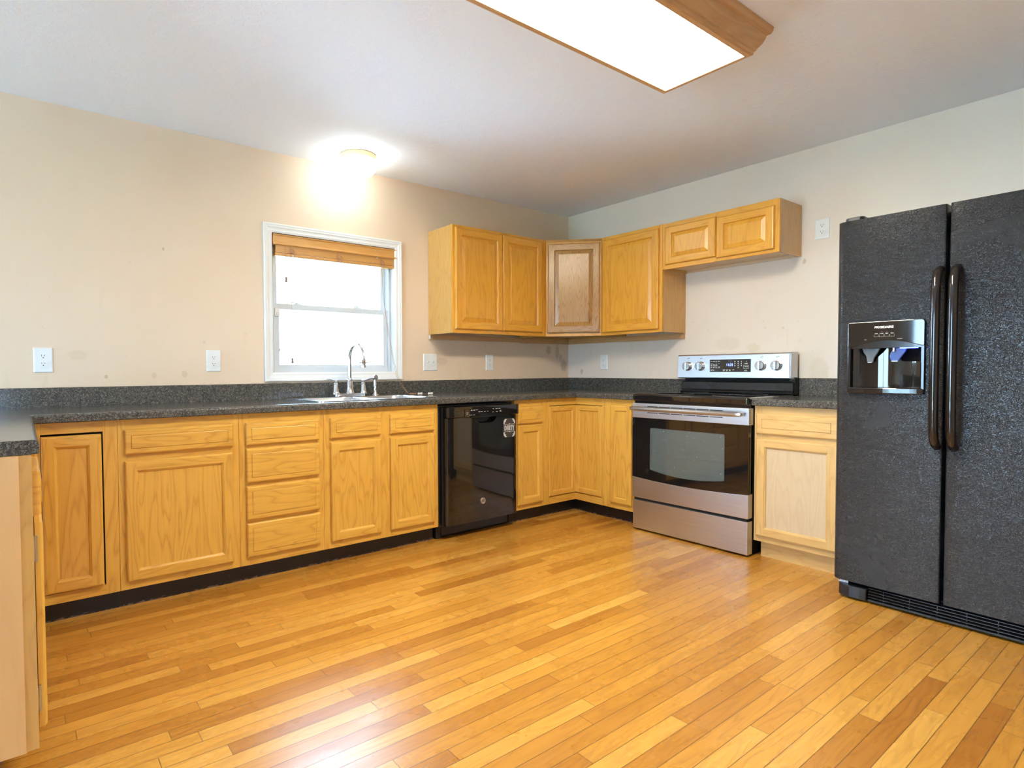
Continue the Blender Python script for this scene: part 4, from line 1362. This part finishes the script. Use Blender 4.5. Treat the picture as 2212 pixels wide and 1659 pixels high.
MB().prism([(-0.6525, 0.7790), (-0.6600, 0.7805), (-0.6610, 0.7860), (-0.6525, 0.7870)], 0, 0.165, 0.516).build('panel_lip', CHROME if False else BLACKGLOSS, con)
mb = MB()
for r_ in range(2):
    for k in range(5):
        mb.lathe([(0.0042, -0.0003), (0.0042, 0.0004)], 1, (0.049 + k * 0.0155, -0.6535, 0.809 + r_ * 0.015), 8)
mb.build('vent_holes', DARKVOID, con)
mb = MB()
for x, z, w_, h_ in ((0.150, 0.812, 0.016, 0.0028), (0.152, 0.802, 0.010, 0.0028), (0.188, 0.827, 0.013, 0.004), (0.208, 0.8275, 0.014, 0.0035), (0.227, 0.8285, 0.020, 0.002), (0.250, 0.815, 0.020, 0.0028), (0.275, 0.815, 0.011, 0.0028), (0.300, 0.8145, 0.012, 0.0028), (0.327, 0.8145, 0.008, 0.0035),
                     (0.375, 0.829, 0.012, 0.003), (0.398, 0.829, 0.020, 0.0028), (0.424, 0.829, 0.018, 0.0028), (0.372, 0.8085, 0.010, 0.002), (0.402, 0.8085, 0.018, 0.003), (0.437, 0.815, 0.012, 0.004), (0.437, 0.809, 0.016, 0.0025), (0.176, 0.797, 0.022, 0.002), (0.205, 0.797, 0.018, 0.002)):
    n = max(2, int(w_ / 0.004))
    for k in range(n):
        mb.box(x + k * w_ / n, x + (k + 0.75) * w_ / n, -0.6592, -0.6583, z, z + h_ * random.uniform(0.7, 1.0))
mb.build('button_print', WHITEINK, cp)
kp = MB()
kp.prism([(-0.505, 0.006), (-0.548, 0.004), (-0.556, 0.020), (-0.552, 0.072), (-0.545, 0.084), (-0.505, 0.084)], 0, 0.020, 0.602)
kp.build('kick_plate', BLACKMATTE, dw, bevel=0.003)
mb = MB(); mb.box(-0.016, 0.019, -0.548, -0.520, 0.002, 0.080); mb.box(-0.006, 0.012, -0.554, -0.548, 0.035, 0.070)
mb.build('kick_bracket', BLACKMATTE, dw, bevel=0.002)
bx, bz = 0.296, 0.226
bd = MB().lathe([(0.0215, 0.0), (0.0215, -0.002), (0.0205, -0.0035), (0.0185, -0.0035), (0.0180, -0.0025)], 1, (bx, -0.6466, bz), 32).build('badge', CHROME, door)
MB().lathe([(0.0178, -0.0022), (0.0178, -0.0028)], 1, (bx, -0.6466, bz), 32).build('badge_disc', GREYMETAL, bd)
text_obj('monogram', 'GE', 0.017, SLOT, bd, (bx, -0.6497, bz), TX, shear=0.2)
mb = MB()
for k in range(4):
    a0 = k * PI / 2 + 0.3
    mb.tube([(bx + 0.0145 * math.cos(a0 + t * 0.2), -0.6496, bz + 0.0145 * math.sin(a0 + t * 0.2)) for t in range(6)], 0.0008, 6)
mb.build('badge_scroll', SLOT, bd)

sg = thing('dishwasher_magnet', 'small dark scroll-cornered DIRTY sign stuck on the dishwasher door', 'sign', (-1.3305, -0.6478, 0.6935))
sw_, sh_, nr = 0.056, 0.0645, 0.012
pts = []
for sx, sy, a0 in ((1, 1, 270), (-1, 1, 0), (-1, -1, 90), (1, -1, 180)):
    arc = []
    for k in range(6):
        a = math.radians(a0 - 90 * k / 5) if False else math.radians({(1, 1): 270 - 90 * k / 5, (-1, 1): 360 - 90 * k / 5, (-1, -1): 90 - 90 * k / 5, (1, -1): 180 - 90 * k / 5}[(sx, sy)])
        arc.append((sx * sw_ + nr * math.cos(a), sy * sh_ + nr * math.sin(a)))
    pts += arc
bkd = MB().prism(pts, 1, -0.0020, 0.0).build('backing', CHALK, sg)
for sx in (-1, 1):
    for sy in (-1, 1):
        mb = MB()
        for (cx, cz, ln, ang, wd) in ((0.040, 0.050, 0.026, 35, 0.0075), (0.046, 0.040, 0.022, 75, 0.006), (0.033, 0.057, 0.020, 5, 0.005), (0.036, 0.044, 0.012, 45, 0.004)):
            lp = []
            for k in range(10):
                t = k / 9
                lp.append((t - 0.5, 0.5 * math.sin(PI * t) ** 0.8))
            for k in range(8, 0, -1):
                t = k / 9
                lp.append((t - 0.5, -0.28 * math.sin(PI * t)))
            A = math.radians(-ang)
            q = [(sx * (cx + (u * ln) * math.cos(A) - (v * wd * 2) * math.sin(A)), sy * (cz + (u * ln) * math.sin(A) + (v * wd * 2) * math.cos(A))) for u, v in lp]
            mb.prism(q, 1, -0.0025, -0.0019)
        mb.tube([(sx * (0.047 + 0.006 * math.cos(k * 0.6) * (1 - k * 0.07)), -0.0022, sy * (0.030 + 0.006 * math.sin(k * 0.6) * (1 - k * 0.07))) for k in range(12)], 0.0011, 6)
        mb.build('corner_scroll', WHITEINK, bkd)
mb = MB()
for s in (1, -1):
    mb.box(-0.044, 0.044, -0.0025, -0.0019, s * 0.0245 - 0.0008, s * 0.0245 + 0.0008)
    mb.prism([(-0.007, s * 0.0262), (0, s * 0.0300), (0.007, s * 0.0262)], 1, -0.0025, -0.0019)
mb.build('rule_lines', WHITEINK, bkd)
# DIRTY in slab-serif strokes
mb = MB()
lh = 0.0335; z0 = -lh / 2
def st(x0, x1, za, zb):
    mb.box(x0, x1, -0.0026, -0.0019, za, zb)
def arc_band(cx, cz, rx, rz, a0, a1, tx, tz, n=10):
    out = [(cx + rx * math.cos(math.radians(a0 + (a1 - a0) * k / n)), cz + rz * math.sin(math.radians(a0 + (a1 - a0) * k / n))) for k in range(n + 1)]
    inn = [(cx + (rx - tx) * math.cos(math.radians(a0 + (a1 - a0) * k / n)), cz + (rz - tz) * math.sin(math.radians(a0 + (a1 - a0) * k / n))) for k in range(n + 1)]
    for k in range(n):
        mb.prism([out[k], out[k + 1], inn[k + 1], inn[k]], 1, -0.0026, -0.0019)
def slant(x0, za, x1, zb, w_):
    mb.prism([(x0 - w_ / 2, za), (x0 + w_ / 2, za), (x1 + w_ / 2, zb), (x1 - w_ / 2, zb)], 1, -0.0026, -0.0019)
T_, S_ = 0.0052, 0.0018
x = -0.0460
st(x + 0.002, x + 0.002 + T_, z0, -z0); st(x, x + 0.011, z0, z0 + S_); st(x, x + 0.011, -z0 - S_, -z0)
arc_band(x + 0.009, 0, 0.0115, lh / 2, -90, 90, 0.0050, 0.002)
x = -0.0222
st(x + 0.002, x + 0.002 + T_, z0, -z0); st(x, x + 0.0092, z0, z0 + S_); st(x, x + 0.0092, -z0 - S_, -z0)
x = -0.0108
st(x + 0.002, x + 0.002 + T_, z0, -z0); st(x, x + 0.0092, z0, z0 + S_); st(x, x + 0.010, -z0 - S_, -z0)
arc_band(x + 0.009, lh / 4 + 0.0004, 0.0085, lh / 4 - 0.0004, -90, 90, 0.0045, 0.0018)
slant(x + 0.0165, z0, x + 0.010, 0.0008, T_); st(x + 0.0135, x + 0.021, z0, z0 + S_)
x = 0.0092
st(x + 0.0055, x + 0.0055 + T_, z0, -z0); st(x + 0.003, x + 0.013, z0, z0 + S_); st(x, x + 0.0165, -z0 - S_ - 0.0006, -z0)
st(x, x + S_, -z0 - 0.0085, -z0); st(x + 0.0165 - S_, x + 0.0165, -z0 - 0.0085, -z0)
x = 0.0268
st(x + 0.0065, x + 0.0065 + T_, z0, 0.001); st(x + 0.004, x + 0.014, z0, z0 + S_)
slant(x + 0.0090, -0.001, x + 0.0025, -z0, T_); slant(x + 0.0095, -0.001, x + 0.0165, -z0, 0.0026)
st(x - 0.001, x + 0.007, -z0 - S_, -z0); st(x + 0.0130, x + 0.0200, -z0 - S_, -z0)
mb.build('lettering', WHITEINK, bkd)

# ------------------------------------------------------------------ range
RY = -1.148
rg = thing('stove', 'stainless electric stove with black glass top and oven window', 'stove', (0, RY, 0), R90)
RW = 0.766
mb = MB()
mb.box(0, 0.09, -0.600, -0.03, 0.03, 0.868); mb.box(RW - 0.09, RW, -0.600, -0.03, 0.03, 0.868)
mb.box(0.09, RW - 0.09, -0.600, -0.03, 0.03, 0.34); mb.box(0.09, RW - 0.09, -0.600, -0.03, 0.74, 0.868)
mb.box(0.09, RW - 0.09, -0.16, -0.03, 0.34, 0.74)
mb.build('body', BLACK, rg)
ENAMEL = plain('grey_oven_enamel', (0.36, 0.40, 0.40), 0.35, var=0.1)
mb = MB()
mb.box(0.0905, 0.095, -0.605, -0.165, 0.345, 0.735); mb.box(RW - 0.095, RW - 0.0905, -0.605, -0.165, 0.345, 0.735)
mb.box(0.095, RW - 0.095, -0.605, -0.165, 0.3405, 0.345); mb.box(0.095, RW - 0.095, -0.605, -0.165, 0.735, 0.7395); mb.box(0.095, RW - 0.095, -0.168, -0.163, 0.345, 0.735)
mb.build('oven_cavity', ENAMEL, rg)
mb = MB()
mb.tube([(0.10, -0.585, 0.520), (0.666, -0.585, 0.520)], 0.0032, 8); mb.tube([(0.10, -0.20, 0.520), (0.666, -0.20, 0.520)], 0.0032, 8)
for k in range(24):
    mb.tube([(0.11 + k * 0.0235, -0.588, 0.524), (0.11 + k * 0.0235, -0.20, 0.524)], 0.0018, 6)
mb.build('oven_rack', CHROME, rg)
mb = MB(); mb.box(0.012, RW - 0.012, -0.560, -0.05, 0.0, 0.03); mb.box(0.02, RW - 0.02, -0.63, -0.56, 0.004, 0.02)
mb.build('plinth', DARKVOID, rg)
dr = MB().prism(bowed(0.003, 0.768, -0.605, -0.660, 0.0, 0.006, 4), 2, 0.013, 0.206).build('storage_drawer', STEEL, rg, bevel=0.003)
box_obj('drawer_gap', DARKVOID, 0.01, 0.756, -0.650, -0.600, 0.206, 0.222, rg)
NC = 20
cv = [(0.0 + 0.768 * k / NC, 0.362 - 0.016 * 4 * (k / NC) * (1 - k / NC)) for k in range(NC + 1)]
steel_lo = MB().prism([(0.0, 0.222)] + [(0.768, 0.222)] + cv[::-1], 1, -0.660, -0.606).build('oven_door', STEEL, rg, bevel=0.0025)
bg_ = MB().prism(cv + [(0.768, 0.762), (0.0, 0.762)], 1, -0.6605, -0.630).build('door_glass', BLACKGLOSS, steel_lo)
def win_poly(g=0.0):
    x0, x1, zt, zb = 0.133 - g, 0.630 + g, 0.700 + g, 0.423 - g
    p = [(x1 - 0.006, zt), (x0 + 0.012, zt)]
    for k in range(4):
        a = math.radians(90 + 90 * (k + 0.5) / 4)
        p.append((x0 + 0.012 + 0.012 * math.cos(a), zt - 0.012 + 0.012 * math.sin(a)))
    for k in range(NC + 1):
        t = k / NC
        p.append((x0 + (x1 - x0) * t, zb - 0.026 * 4 * t * (1 - t)))
    p.append((x1, zt - 0.006))
    return p
cu = MB().prism(win_poly(), 1, -0.70, -0.60).build('cut', DARKVOID, loc=(0, RY, 0), rotz=R90)
apply_bool(bg_, cu)
pane = MB().prism(win_poly(-0.0003), 1, -0.6595, -0.655).build('oven_window', OVENGLASS, steel_lo)
tb = MB().prism(rrect(0.384, 0.8105, 0.768, 0.097, 0.003), 1, -0.660, -0.606).build('door_top_band', STEEL, steel_lo, bevel=0.002)
mb = MB()
for zz in (0.8375, 0.7965):
    for k in range(6):
        mb.box(0.112 + k * 0.0855, 0.112 + k * 0.0855 + 0.078, -0.6606, -0.6590, zz, zz + 0.0045)
mb.build('vent_slots', DARKVOID, tb)
mb = MB()
for k in range(9):
    mb.box(0.7675, 0.7686, -0.652, -0.640, 0.772 + k * 0.009, 0.776 + k * 0.009)
mb.build('side_vent', DARKVOID, tb)
mb = MB()
mb.tube([(0.020, -0.706, 0.826), (0.024, -0.7115, 0.826), (0.034, -0.714, 0.826)] + [(0.06 + 0.645 * k / 10, -0.715, 0.826) for k in range(11)] + [(0.734, -0.714, 0.826), (0.744, -0.7115, 0.826), (0.748, -0.706, 0.826)],
        [0.010, 0.0125, 0.0138] + [0.0142] * 11 + [0.0138, 0.0125, 0.010], 18)
hd = mb.build('handle', STEEL, steel_lo)
mb = MB()
for x in (0.034, 0.734):
    mb.box(x - 0.012, x + 0.012, -0.708, -0.659, 0.816, 0.836)
mb.build('handle_post', STEEL, hd, bevel=0.003)
mb = MB(); mb.box(0.004, RW - 0.004, -0.640, -0.600, 0.858, 0.875); mb.build('upper_trim', BLACK, rg)
ctp = MB().prism(rrect(RW / 2, -0.3725, 0.774, 0.585, 0.020), 2, 0.874, 0.9215, smooth=True).build('cooktop', BLACKGLOSS, rg, bevel=0.012, seg=4, sharp=50)
mb = MB()
for cx, cy, r in ((0.20, -0.48, 0.115), (0.56, -0.48, 0.09), (0.20, -0.22, 0.08), (0.56, -0.22, 0.105)):
    mb.lathe([(r, 0.9216), (r, 0.9219), (r - 0.002, 0.9219), (r - 0.002, 0.9216)], 2, (cx, cy, 0), 48)
mb.build('burner_rings', GREYINK, ctp)
rs = MB()
rs.prism([(-0.030, 0.92), (-0.100, 0.92), (-0.106, 0.926), (-0.106, 0.932), (-0.098, 0.936), (-0.090, 0.945), (-0.088, 0.992), (-0.080, 1.001), (-0.030, 1.004)], 0, 0.010, RW - 0.004)
rs.build('back_riser', BLACK, rg, bevel=0.001)
mb = MB(); mb.box(0.03, RW - 0.03, -0.075, -0.035, 1.0, 1.022)
mb.build('riser_gap', DARKVOID, rg)
box_obj('rear_post', BLACK, RW - 0.030, RW + 0.002, -0.075, -0.022, 0.92, 1.03, rg)
bgd = MB().prism([(-0.030, 1.019), (-0.112, 1.019), (-0.121, 1.024), (-0.116, 1.180), (-0.108, 1.187), (-0.030, 1.189)], 0, -0.002, 0.752).build('control_panel', STEEL, rg, bevel=0.002)
MB().prism([(-0.030, 1.017), (-0.114, 1.017), (-0.1235, 1.023), (-0.118, 1.182), (-0.108, 1.1895), (-0.030, 1.191)], 0, 0.7525, 0.764).build('panel_end_cap', GREYMETAL, bgd, bevel=0.002)
for x in (0.075, 0.171, 0.582, 0.679):
    kb = MB().lathe([(0.034, 0.0), (0.034, -0.004), (0.0315, -0.012), (0.0295, -0.026), (0.026, -0.029), (0.0, -0.029)], 1, (x, -0.1175, 1.106), 32).build('knob', NICKEL, bgd)
    MB().prism(rrect(x, 1.106, 0.013, 0.058, 0.006), 1, -0.1570, -0.1450).build('knob_grip', STEEL, kb, bevel=0.002)
    box_obj('red_mark', REDINK, x - 0.003, x + 0.001, -0.1574, -0.1568, 1.128, 1.134, kb)
    mb = MB()
    for k in range(10):
        a = math.radians(-60 + k * 33)
        mb.box(x + 0.043 * math.sin(a) - 0.001, x + 0.043 * math.sin(a) + 0.001, -0.1205, -0.1175, 1.106 + 0.043 * math.cos(a) - 0.001, 1.106 + 0.043 * math.cos(a) + 0.001)
    for q in ((x - 0.004, 1.158), (x + 0.006, 1.161)):
        mb.box(q[0], q[0] + 0.005, -0.1195, -0.1165, q[1], q[1] + 0.004)
    mb.build('dial_print', SLOT, bgd)
dsp = MB().prism(rrect(0.379, 1.107, 0.278, 0.086, 0.003), 1, -0.1215, -0.116).build('display', BLACKGLOSS, bgd)
MB().prism(rrect(0.379, 1.107, 0.284, 0.092, 0.004), 1, -0.1205, -0.116).build('display_bezel', STEEL, bgd)
text_obj('clock_digits', '11:31', 0.022, LED, dsp, (0.379, -0.1219, 1.113), TX)
mb = MB()
def tick_rows(rows):
    for x, z, w_, h_ in rows:
        n = max(1, int(w_ / 0.0042))
        for k in range(n):
            mb.box(x + k * w_ / n, x + (k + 0.72) * w_ / n, -0.1221, -0.1214, z, z + h_ * random.uniform(0.65, 1.0))
tick_rows([(0.247, 1.135, 0.013, 0.004), (0.264, 1.135, 0.014, 0.004), (0.282, 1.135, 0.009, 0.004), (0.300, 1.135, 0.010, 0.004),
           (0.247, 1.121, 0.014, 0.003), (0.247, 1.114, 0.013, 0.004), (0.247, 1.107, 0.012, 0.004), (0.265, 1.117, 0.010, 0.004), (0.265, 1.109, 0.011, 0.005), (0.281, 1.117, 0.012, 0.004), (0.281, 1.109, 0.014, 0.005), (0.300, 1.119, 0.010, 0.004),
           (0.247, 1.097, 0.012, 0.004), (0.247, 1.092, 0.010, 0.003), (0.264, 1.097, 0.013, 0.004), (0.264, 1.092, 0.011, 0.003), (0.281, 1.097, 0.010, 0.004), (0.281, 1.092, 0.012, 0.003), (0.298, 1.097, 0.016, 0.004), (0.300, 1.092, 0.012, 0.003),
           (0.247, 1.082, 0.022, 0.0025), (0.247, 1.074, 0.012, 0.004), (0.263, 1.074, 0.010, 0.004),
           (0.332, 1.077, 0.016, 0.005), (0.334, 1.071, 0.012, 0.004), (0.353, 1.077, 0.016, 0.005), (0.355, 1.071, 0.012, 0.004), (0.374, 1.077, 0.012, 0.005), (0.376, 1.071, 0.010, 0.004), (0.397, 1.077, 0.014, 0.004)])
for r_ in range(3):
    for k in range(3):
        mb.box(0.412 + k * 0.0215, 0.416 + k * 0.0215, -0.1221, -0.1214, 1.131 - r_ * 0.0135, 1.138 - r_ * 0.0135)
mb.box(0.4335, 0.4375, -0.1221, -0.1214, 1.0905, 1.0975)
tick_rows([(0.487, 1.132, 0.006, 0.006), (0.478, 1.119, 0.022, 0.0045), (0.478, 1.097, 0.022, 0.0045), (0.486, 1.078, 0.005, 0.004), (0.476, 1.071, 0.020, 0.004)])
for q in ((0.471, 0.504, 1.0865, 1.0877), (0.471, 0.504, 1.1085, 1.1097), (0.471, 0.4722, 1.0877, 1.1085), (0.5028, 0.504, 1.0877, 1.1085)):
    mb.box(q[0], q[1], -0.1221, -0.1214, q[2], q[3])
mb.build('key_print', WHITEINK, dsp)
text_obj('maker_lettering', 'SAMSUNG', 0.0135, WHITEINK, bgd, (0.365, -0.1211, 1.045), TX, stretch=1.25)

# ------------------------------------------------------------------ refrigerator
FY = -2.415
rf = thing('refrigerator', 'large black textured side-by-side refrigerator with ice and water dispenser', 'refrigerator', (0, FY, 0), R90)
box_obj('body', LEATHER, 0.012, 0.903, -0.790, -0.030, 0.025, 1.752, rf, bevel=0.004)
FZ0, FZ1 = 0.082, 1.772
def fr_door(name, x0, x1, rl, rr):
    return MB().prism(bowed(x0, x1, -0.800, -0.870, 0.002, rl, 10, rr), 2, FZ0, FZ1, smooth=True).build(name, LEATHER, rf, sharp=50)
ld_ = fr_door('freezer_door', 0.0, 0.399, 0.036, 0.007)
rd_ = fr_door('refrigerator_door', 0.411, 0.912, 0.007, 0.036)
for dd_ in (ld_, rd_):
    dd_['label'] = 'textured black door'
cavp = [(0.068, -0.93)] + [(0.068, -0.850)] + [(0.068 + 0.2555 * k / 12, -0.850 + 0.040 * math.sin(PI * k / 12) ** 0.7) for k in range(1, 12)] + [(0.3235, -0.850), (0.3235, -0.93)]
cu = MB().prism(cavp, 2, 0.990, 1.215).build('cut', DARKVOID, loc=(0, FY, 0), rotz=R90)
apply_bool(ld_, cu)
ld_.data.set_sharp_from_angle(angle=math.radians(50))
inner = [p for p in cavp[1:-1]]
mb = MB()
off = [(x, y - 0.0006) for x, y in inner]
for (a, b), (c_, d_2) in zip(off, off[1:]):
    mb.face([(a, b, 0.991), (c_, d_2, 0.991), (c_, d_2, 1.214), (a, b, 1.214)], smooth=True)
fx0, fx1, fz0, fz1 = 0.056, 0.3385, 0.972, 1.2975
pan = [(fx0, 1.184)]
for k in range(13):
    t = k / 12
    pan.append((fx0 + 0.011 + (fx1 - fx0 - 0.022) * t, 1.184 + 0.028 * math.sin(PI * t)))
pan += [(fx1, 1.184), (fx1, fz1 - 0.012)]
for k in range(1, 5):
    a = math.radians(90 * k / 4)
    pan.append((fx1 - 0.012 + 0.012 * math.cos(a), fz1 - 0.012 + 0.012 * math.sin(a)))
pan.append((fx0 + 0.004, fz1)); pan.append((fx0, fz1 - 0.004))
dpp = MB().prism(pan, 1, -0.886, -0.868).build('dispenser_panel', BLACKGLOSS, ld_, bevel=0.0025)
wp_mesh = mb.build('dispenser_well', BLACKGLOSS, ld_, sharp=60)
vis = [(fx0 + 0.012, 1.177)] + [(fx0 + 0.011 + (fx1 - fx0 - 0.022) * k / 12, 1.185 + 0.028 * math.sin(PI * k / 12)) for k in range(13)] + [(fx1 - 0.012, 1.177)]
MB().prism(vis, 1, -0.880, -0.842).build('dispenser_visor', HANDLEBLK, ld_)
mb = MB()
mb.box(fx0, fx0 + 0.012, -0.884, -0.868, 0.99, 1.185); mb.box(fx1 - 0.012, fx1, -0.884, -0.868, 0.99, 1.185)
mb.build('dispenser_frame', HANDLEBLK, ld_, bevel=0.002)
tr = MB()
tp = [(fx0, -0.846), (fx0, -0.884)] + [(fx0 + (fx1 - fx0) * k / 12, -0.885 - 0.014 * math.sin(PI * k / 12)) for k in range(1, 12)] + [(fx1, -0.884), (fx1, -0.846)]
tr.prism(tp, 2, 0.972, 0.9985)
tr.build('drip_tray', HANDLEBLK, ld_, bevel=0.004)
PADDLE = plain('grey_dispenser_paddle', (0.07, 0.073, 0.077), 0.35, var=0.2, vscale=30)
LAMP_TINT_PAD = plain('lamp_tinted_paddle', (0.01, 0.03, 0.22), 0.25, var=0.2, vscale=30)  # blue lamp light painted into the paddle colour
for nm, mt, pts_, y0 in (('ice_paddle', PADDLE, [(0.105, 1.178), (0.176, 1.178), (0.168, 1.160), (0.154, 1.135), (0.150, 1.118), (0.145, 1.113), (0.129, 1.113), (0.124, 1.118), (0.122, 1.140), (0.110, 1.160)], -0.852),
                         ('water_paddle', LAMP_TINT_PAD, [(0.224, 1.178), (0.272, 1.178), (0.268, 1.160), (0.254, 1.138), (0.243, 1.119), (0.239, 1.117), (0.217, 1.117), (0.212, 1.122), (0.208, 1.138), (0.214, 1.160)], -0.850)):
    pd = MB().prism(pts_, 1, y0 - 0.010, y0).build(nm, mt, ld_, bevel=0.003)
    pd['label'] = 'grey ice paddle' if nm == 'ice_paddle' else 'water paddle coloured with blue lamp glow'
    zt = min(z for _, z in pts_)
    xs = [x for x, z in pts_ if z < zt + 0.001]
    box_obj('paddle_tip', GREYMETAL, min(xs), max(xs), y0 - 0.0125, y0 - 0.009, zt - 0.001, zt + 0.0015, pd)
box_obj('water_nozzle', CLEAR, 0.2235, 0.2300, -0.872, -0.864, 1.160, 1.178, ld_, bevel=0.001)
MB().tube([(0.248, -0.866, 1.1755), (0.312, -0.866, 1.1755)], 0.0022, 8).build('dispenser_lamp', BLUELED, ld_)
text_obj('maker_lettering', 'FRIGIDAIRE', 0.0135, WHITEINK, dpp, (0.1945, -0.8864, 1.270), TX, stretch=1.02, bold=0.0004)
for k, s_ in enumerate(('cube', 'crush', 'light', 'lock')):
    x = 0.158 + k * 0.0195
    text_obj('key_lettering', s_, 0.0062, WHITEINK, dpp, (x + 0.0085, -0.8864, 1.2425), TX)
    mb = MB()
    for q in ((x, x + 0.017, 1.2275, 1.2283), (x, x + 0.0008, 1.2275, 1.238), (x + 0.0162, x + 0.017, 1.2275, 1.238)):
        mb.box(q[0], q[1], -0.8866, -0.8855, q[2], q[3])
    mb.build('key_outline', GREYINK, dpp)
    if k in (1, 2):
        box_obj('indicator', REDINK, x + 0.007, x + 0.011, -0.8866, -0.8855, 1.2505, 1.2518, dpp)
text_obj('key_lettering', 'ice', 0.0085, GREYINK, dpp, (0.126, -0.8864, 1.2165), TX)
text_obj('key_lettering', 'water', 0.0085, GREYINK, dpp, (0.252, -0.8864, 1.2170), TX)
for nm, x, par in (('left', 0.3815, ld_), ('right', 0.4375, rd_)):
    prof = [(-0.862, 1.502), (-0.874, 1.502), (-0.892, 1.494), (-0.907, 1.478), (-0.918, 1.455), (-0.925, 1.425), (-0.928, 1.39)]
    pts_ = [(x, y, z) for y, z in prof] + [(x, -0.930, 1.39 - 0.53 * k / 6) for k in range(1, 6)] + [(x, y, 2.254 - z) for y, z in prof[::-1]]
    MB().tube(pts_, [0.0145, 0.0150, 0.0158] + [0.0165] * (len(pts_) - 6) + [0.0158, 0.0150, 0.0145], 20).build('door_handle', HANDLEBLK, par)
MB().prism(rrect(0.055, -0.765, 0.075, 0.13, 0.02), 2, 1.752, 1.796).build('hinge_cover', BLACKMATTE, rf, bevel=0.004)
MB().prism(rrect(0.857, -0.765, 0.075, 0.13, 0.02), 2, 1.752, 1.796).build('hinge_cover', BLACKMATTE, rf, bevel=0.004)
gr = MB()
cap = [(0.022, -0.70), (0.022, -0.845), (0.028, -0.862), (0.045, -0.874), (0.075, -0.880), (0.115, -0.878), (0.140, -0.872), (0.145, -0.80), (0.145, -0.70)]
gr.prism(cap, 2, 0.010, 0.064)
gr.box(0.145, 0.90, -0.872, -0.80, 0.010, 0.020); gr.box(0.145, 0.90, -0.80, -0.79, 0.02, 0.078)
g_ = gr.build('base_grille', BLACKMATTE, rf, bevel=0.004)
mb = MB()
for k in range(4):
    z = 0.028 + k * 0.0125
    mb.prism([(-0.868 + k * 0.003, z), (-0.828, z + 0.010), (-0.828, z + 0.013), (-0.868 + k * 0.003, z + 0.0035)], 0, 0.146, 0.898)
for k in range(8):
    mb.box(0.20 + k * 0.095, 0.203 + k * 0.095, -0.858, -0.83, 0.02, 0.070)
mb.build('grille_slats', BLACK, g_)
mb = MB(); mb.box(0.020, 0.050, -0.850, -0.80, 0.066, 0.072); mb.tube([(0.036, -0.842, 0.070), (0.036, -0.842, 0.083)], 0.005, 8); mb.box(0.028, 0.060, -0.846, -0.842, 0.064, 0.076)
mb.build('lower_hinge', GREYMETAL, rf)
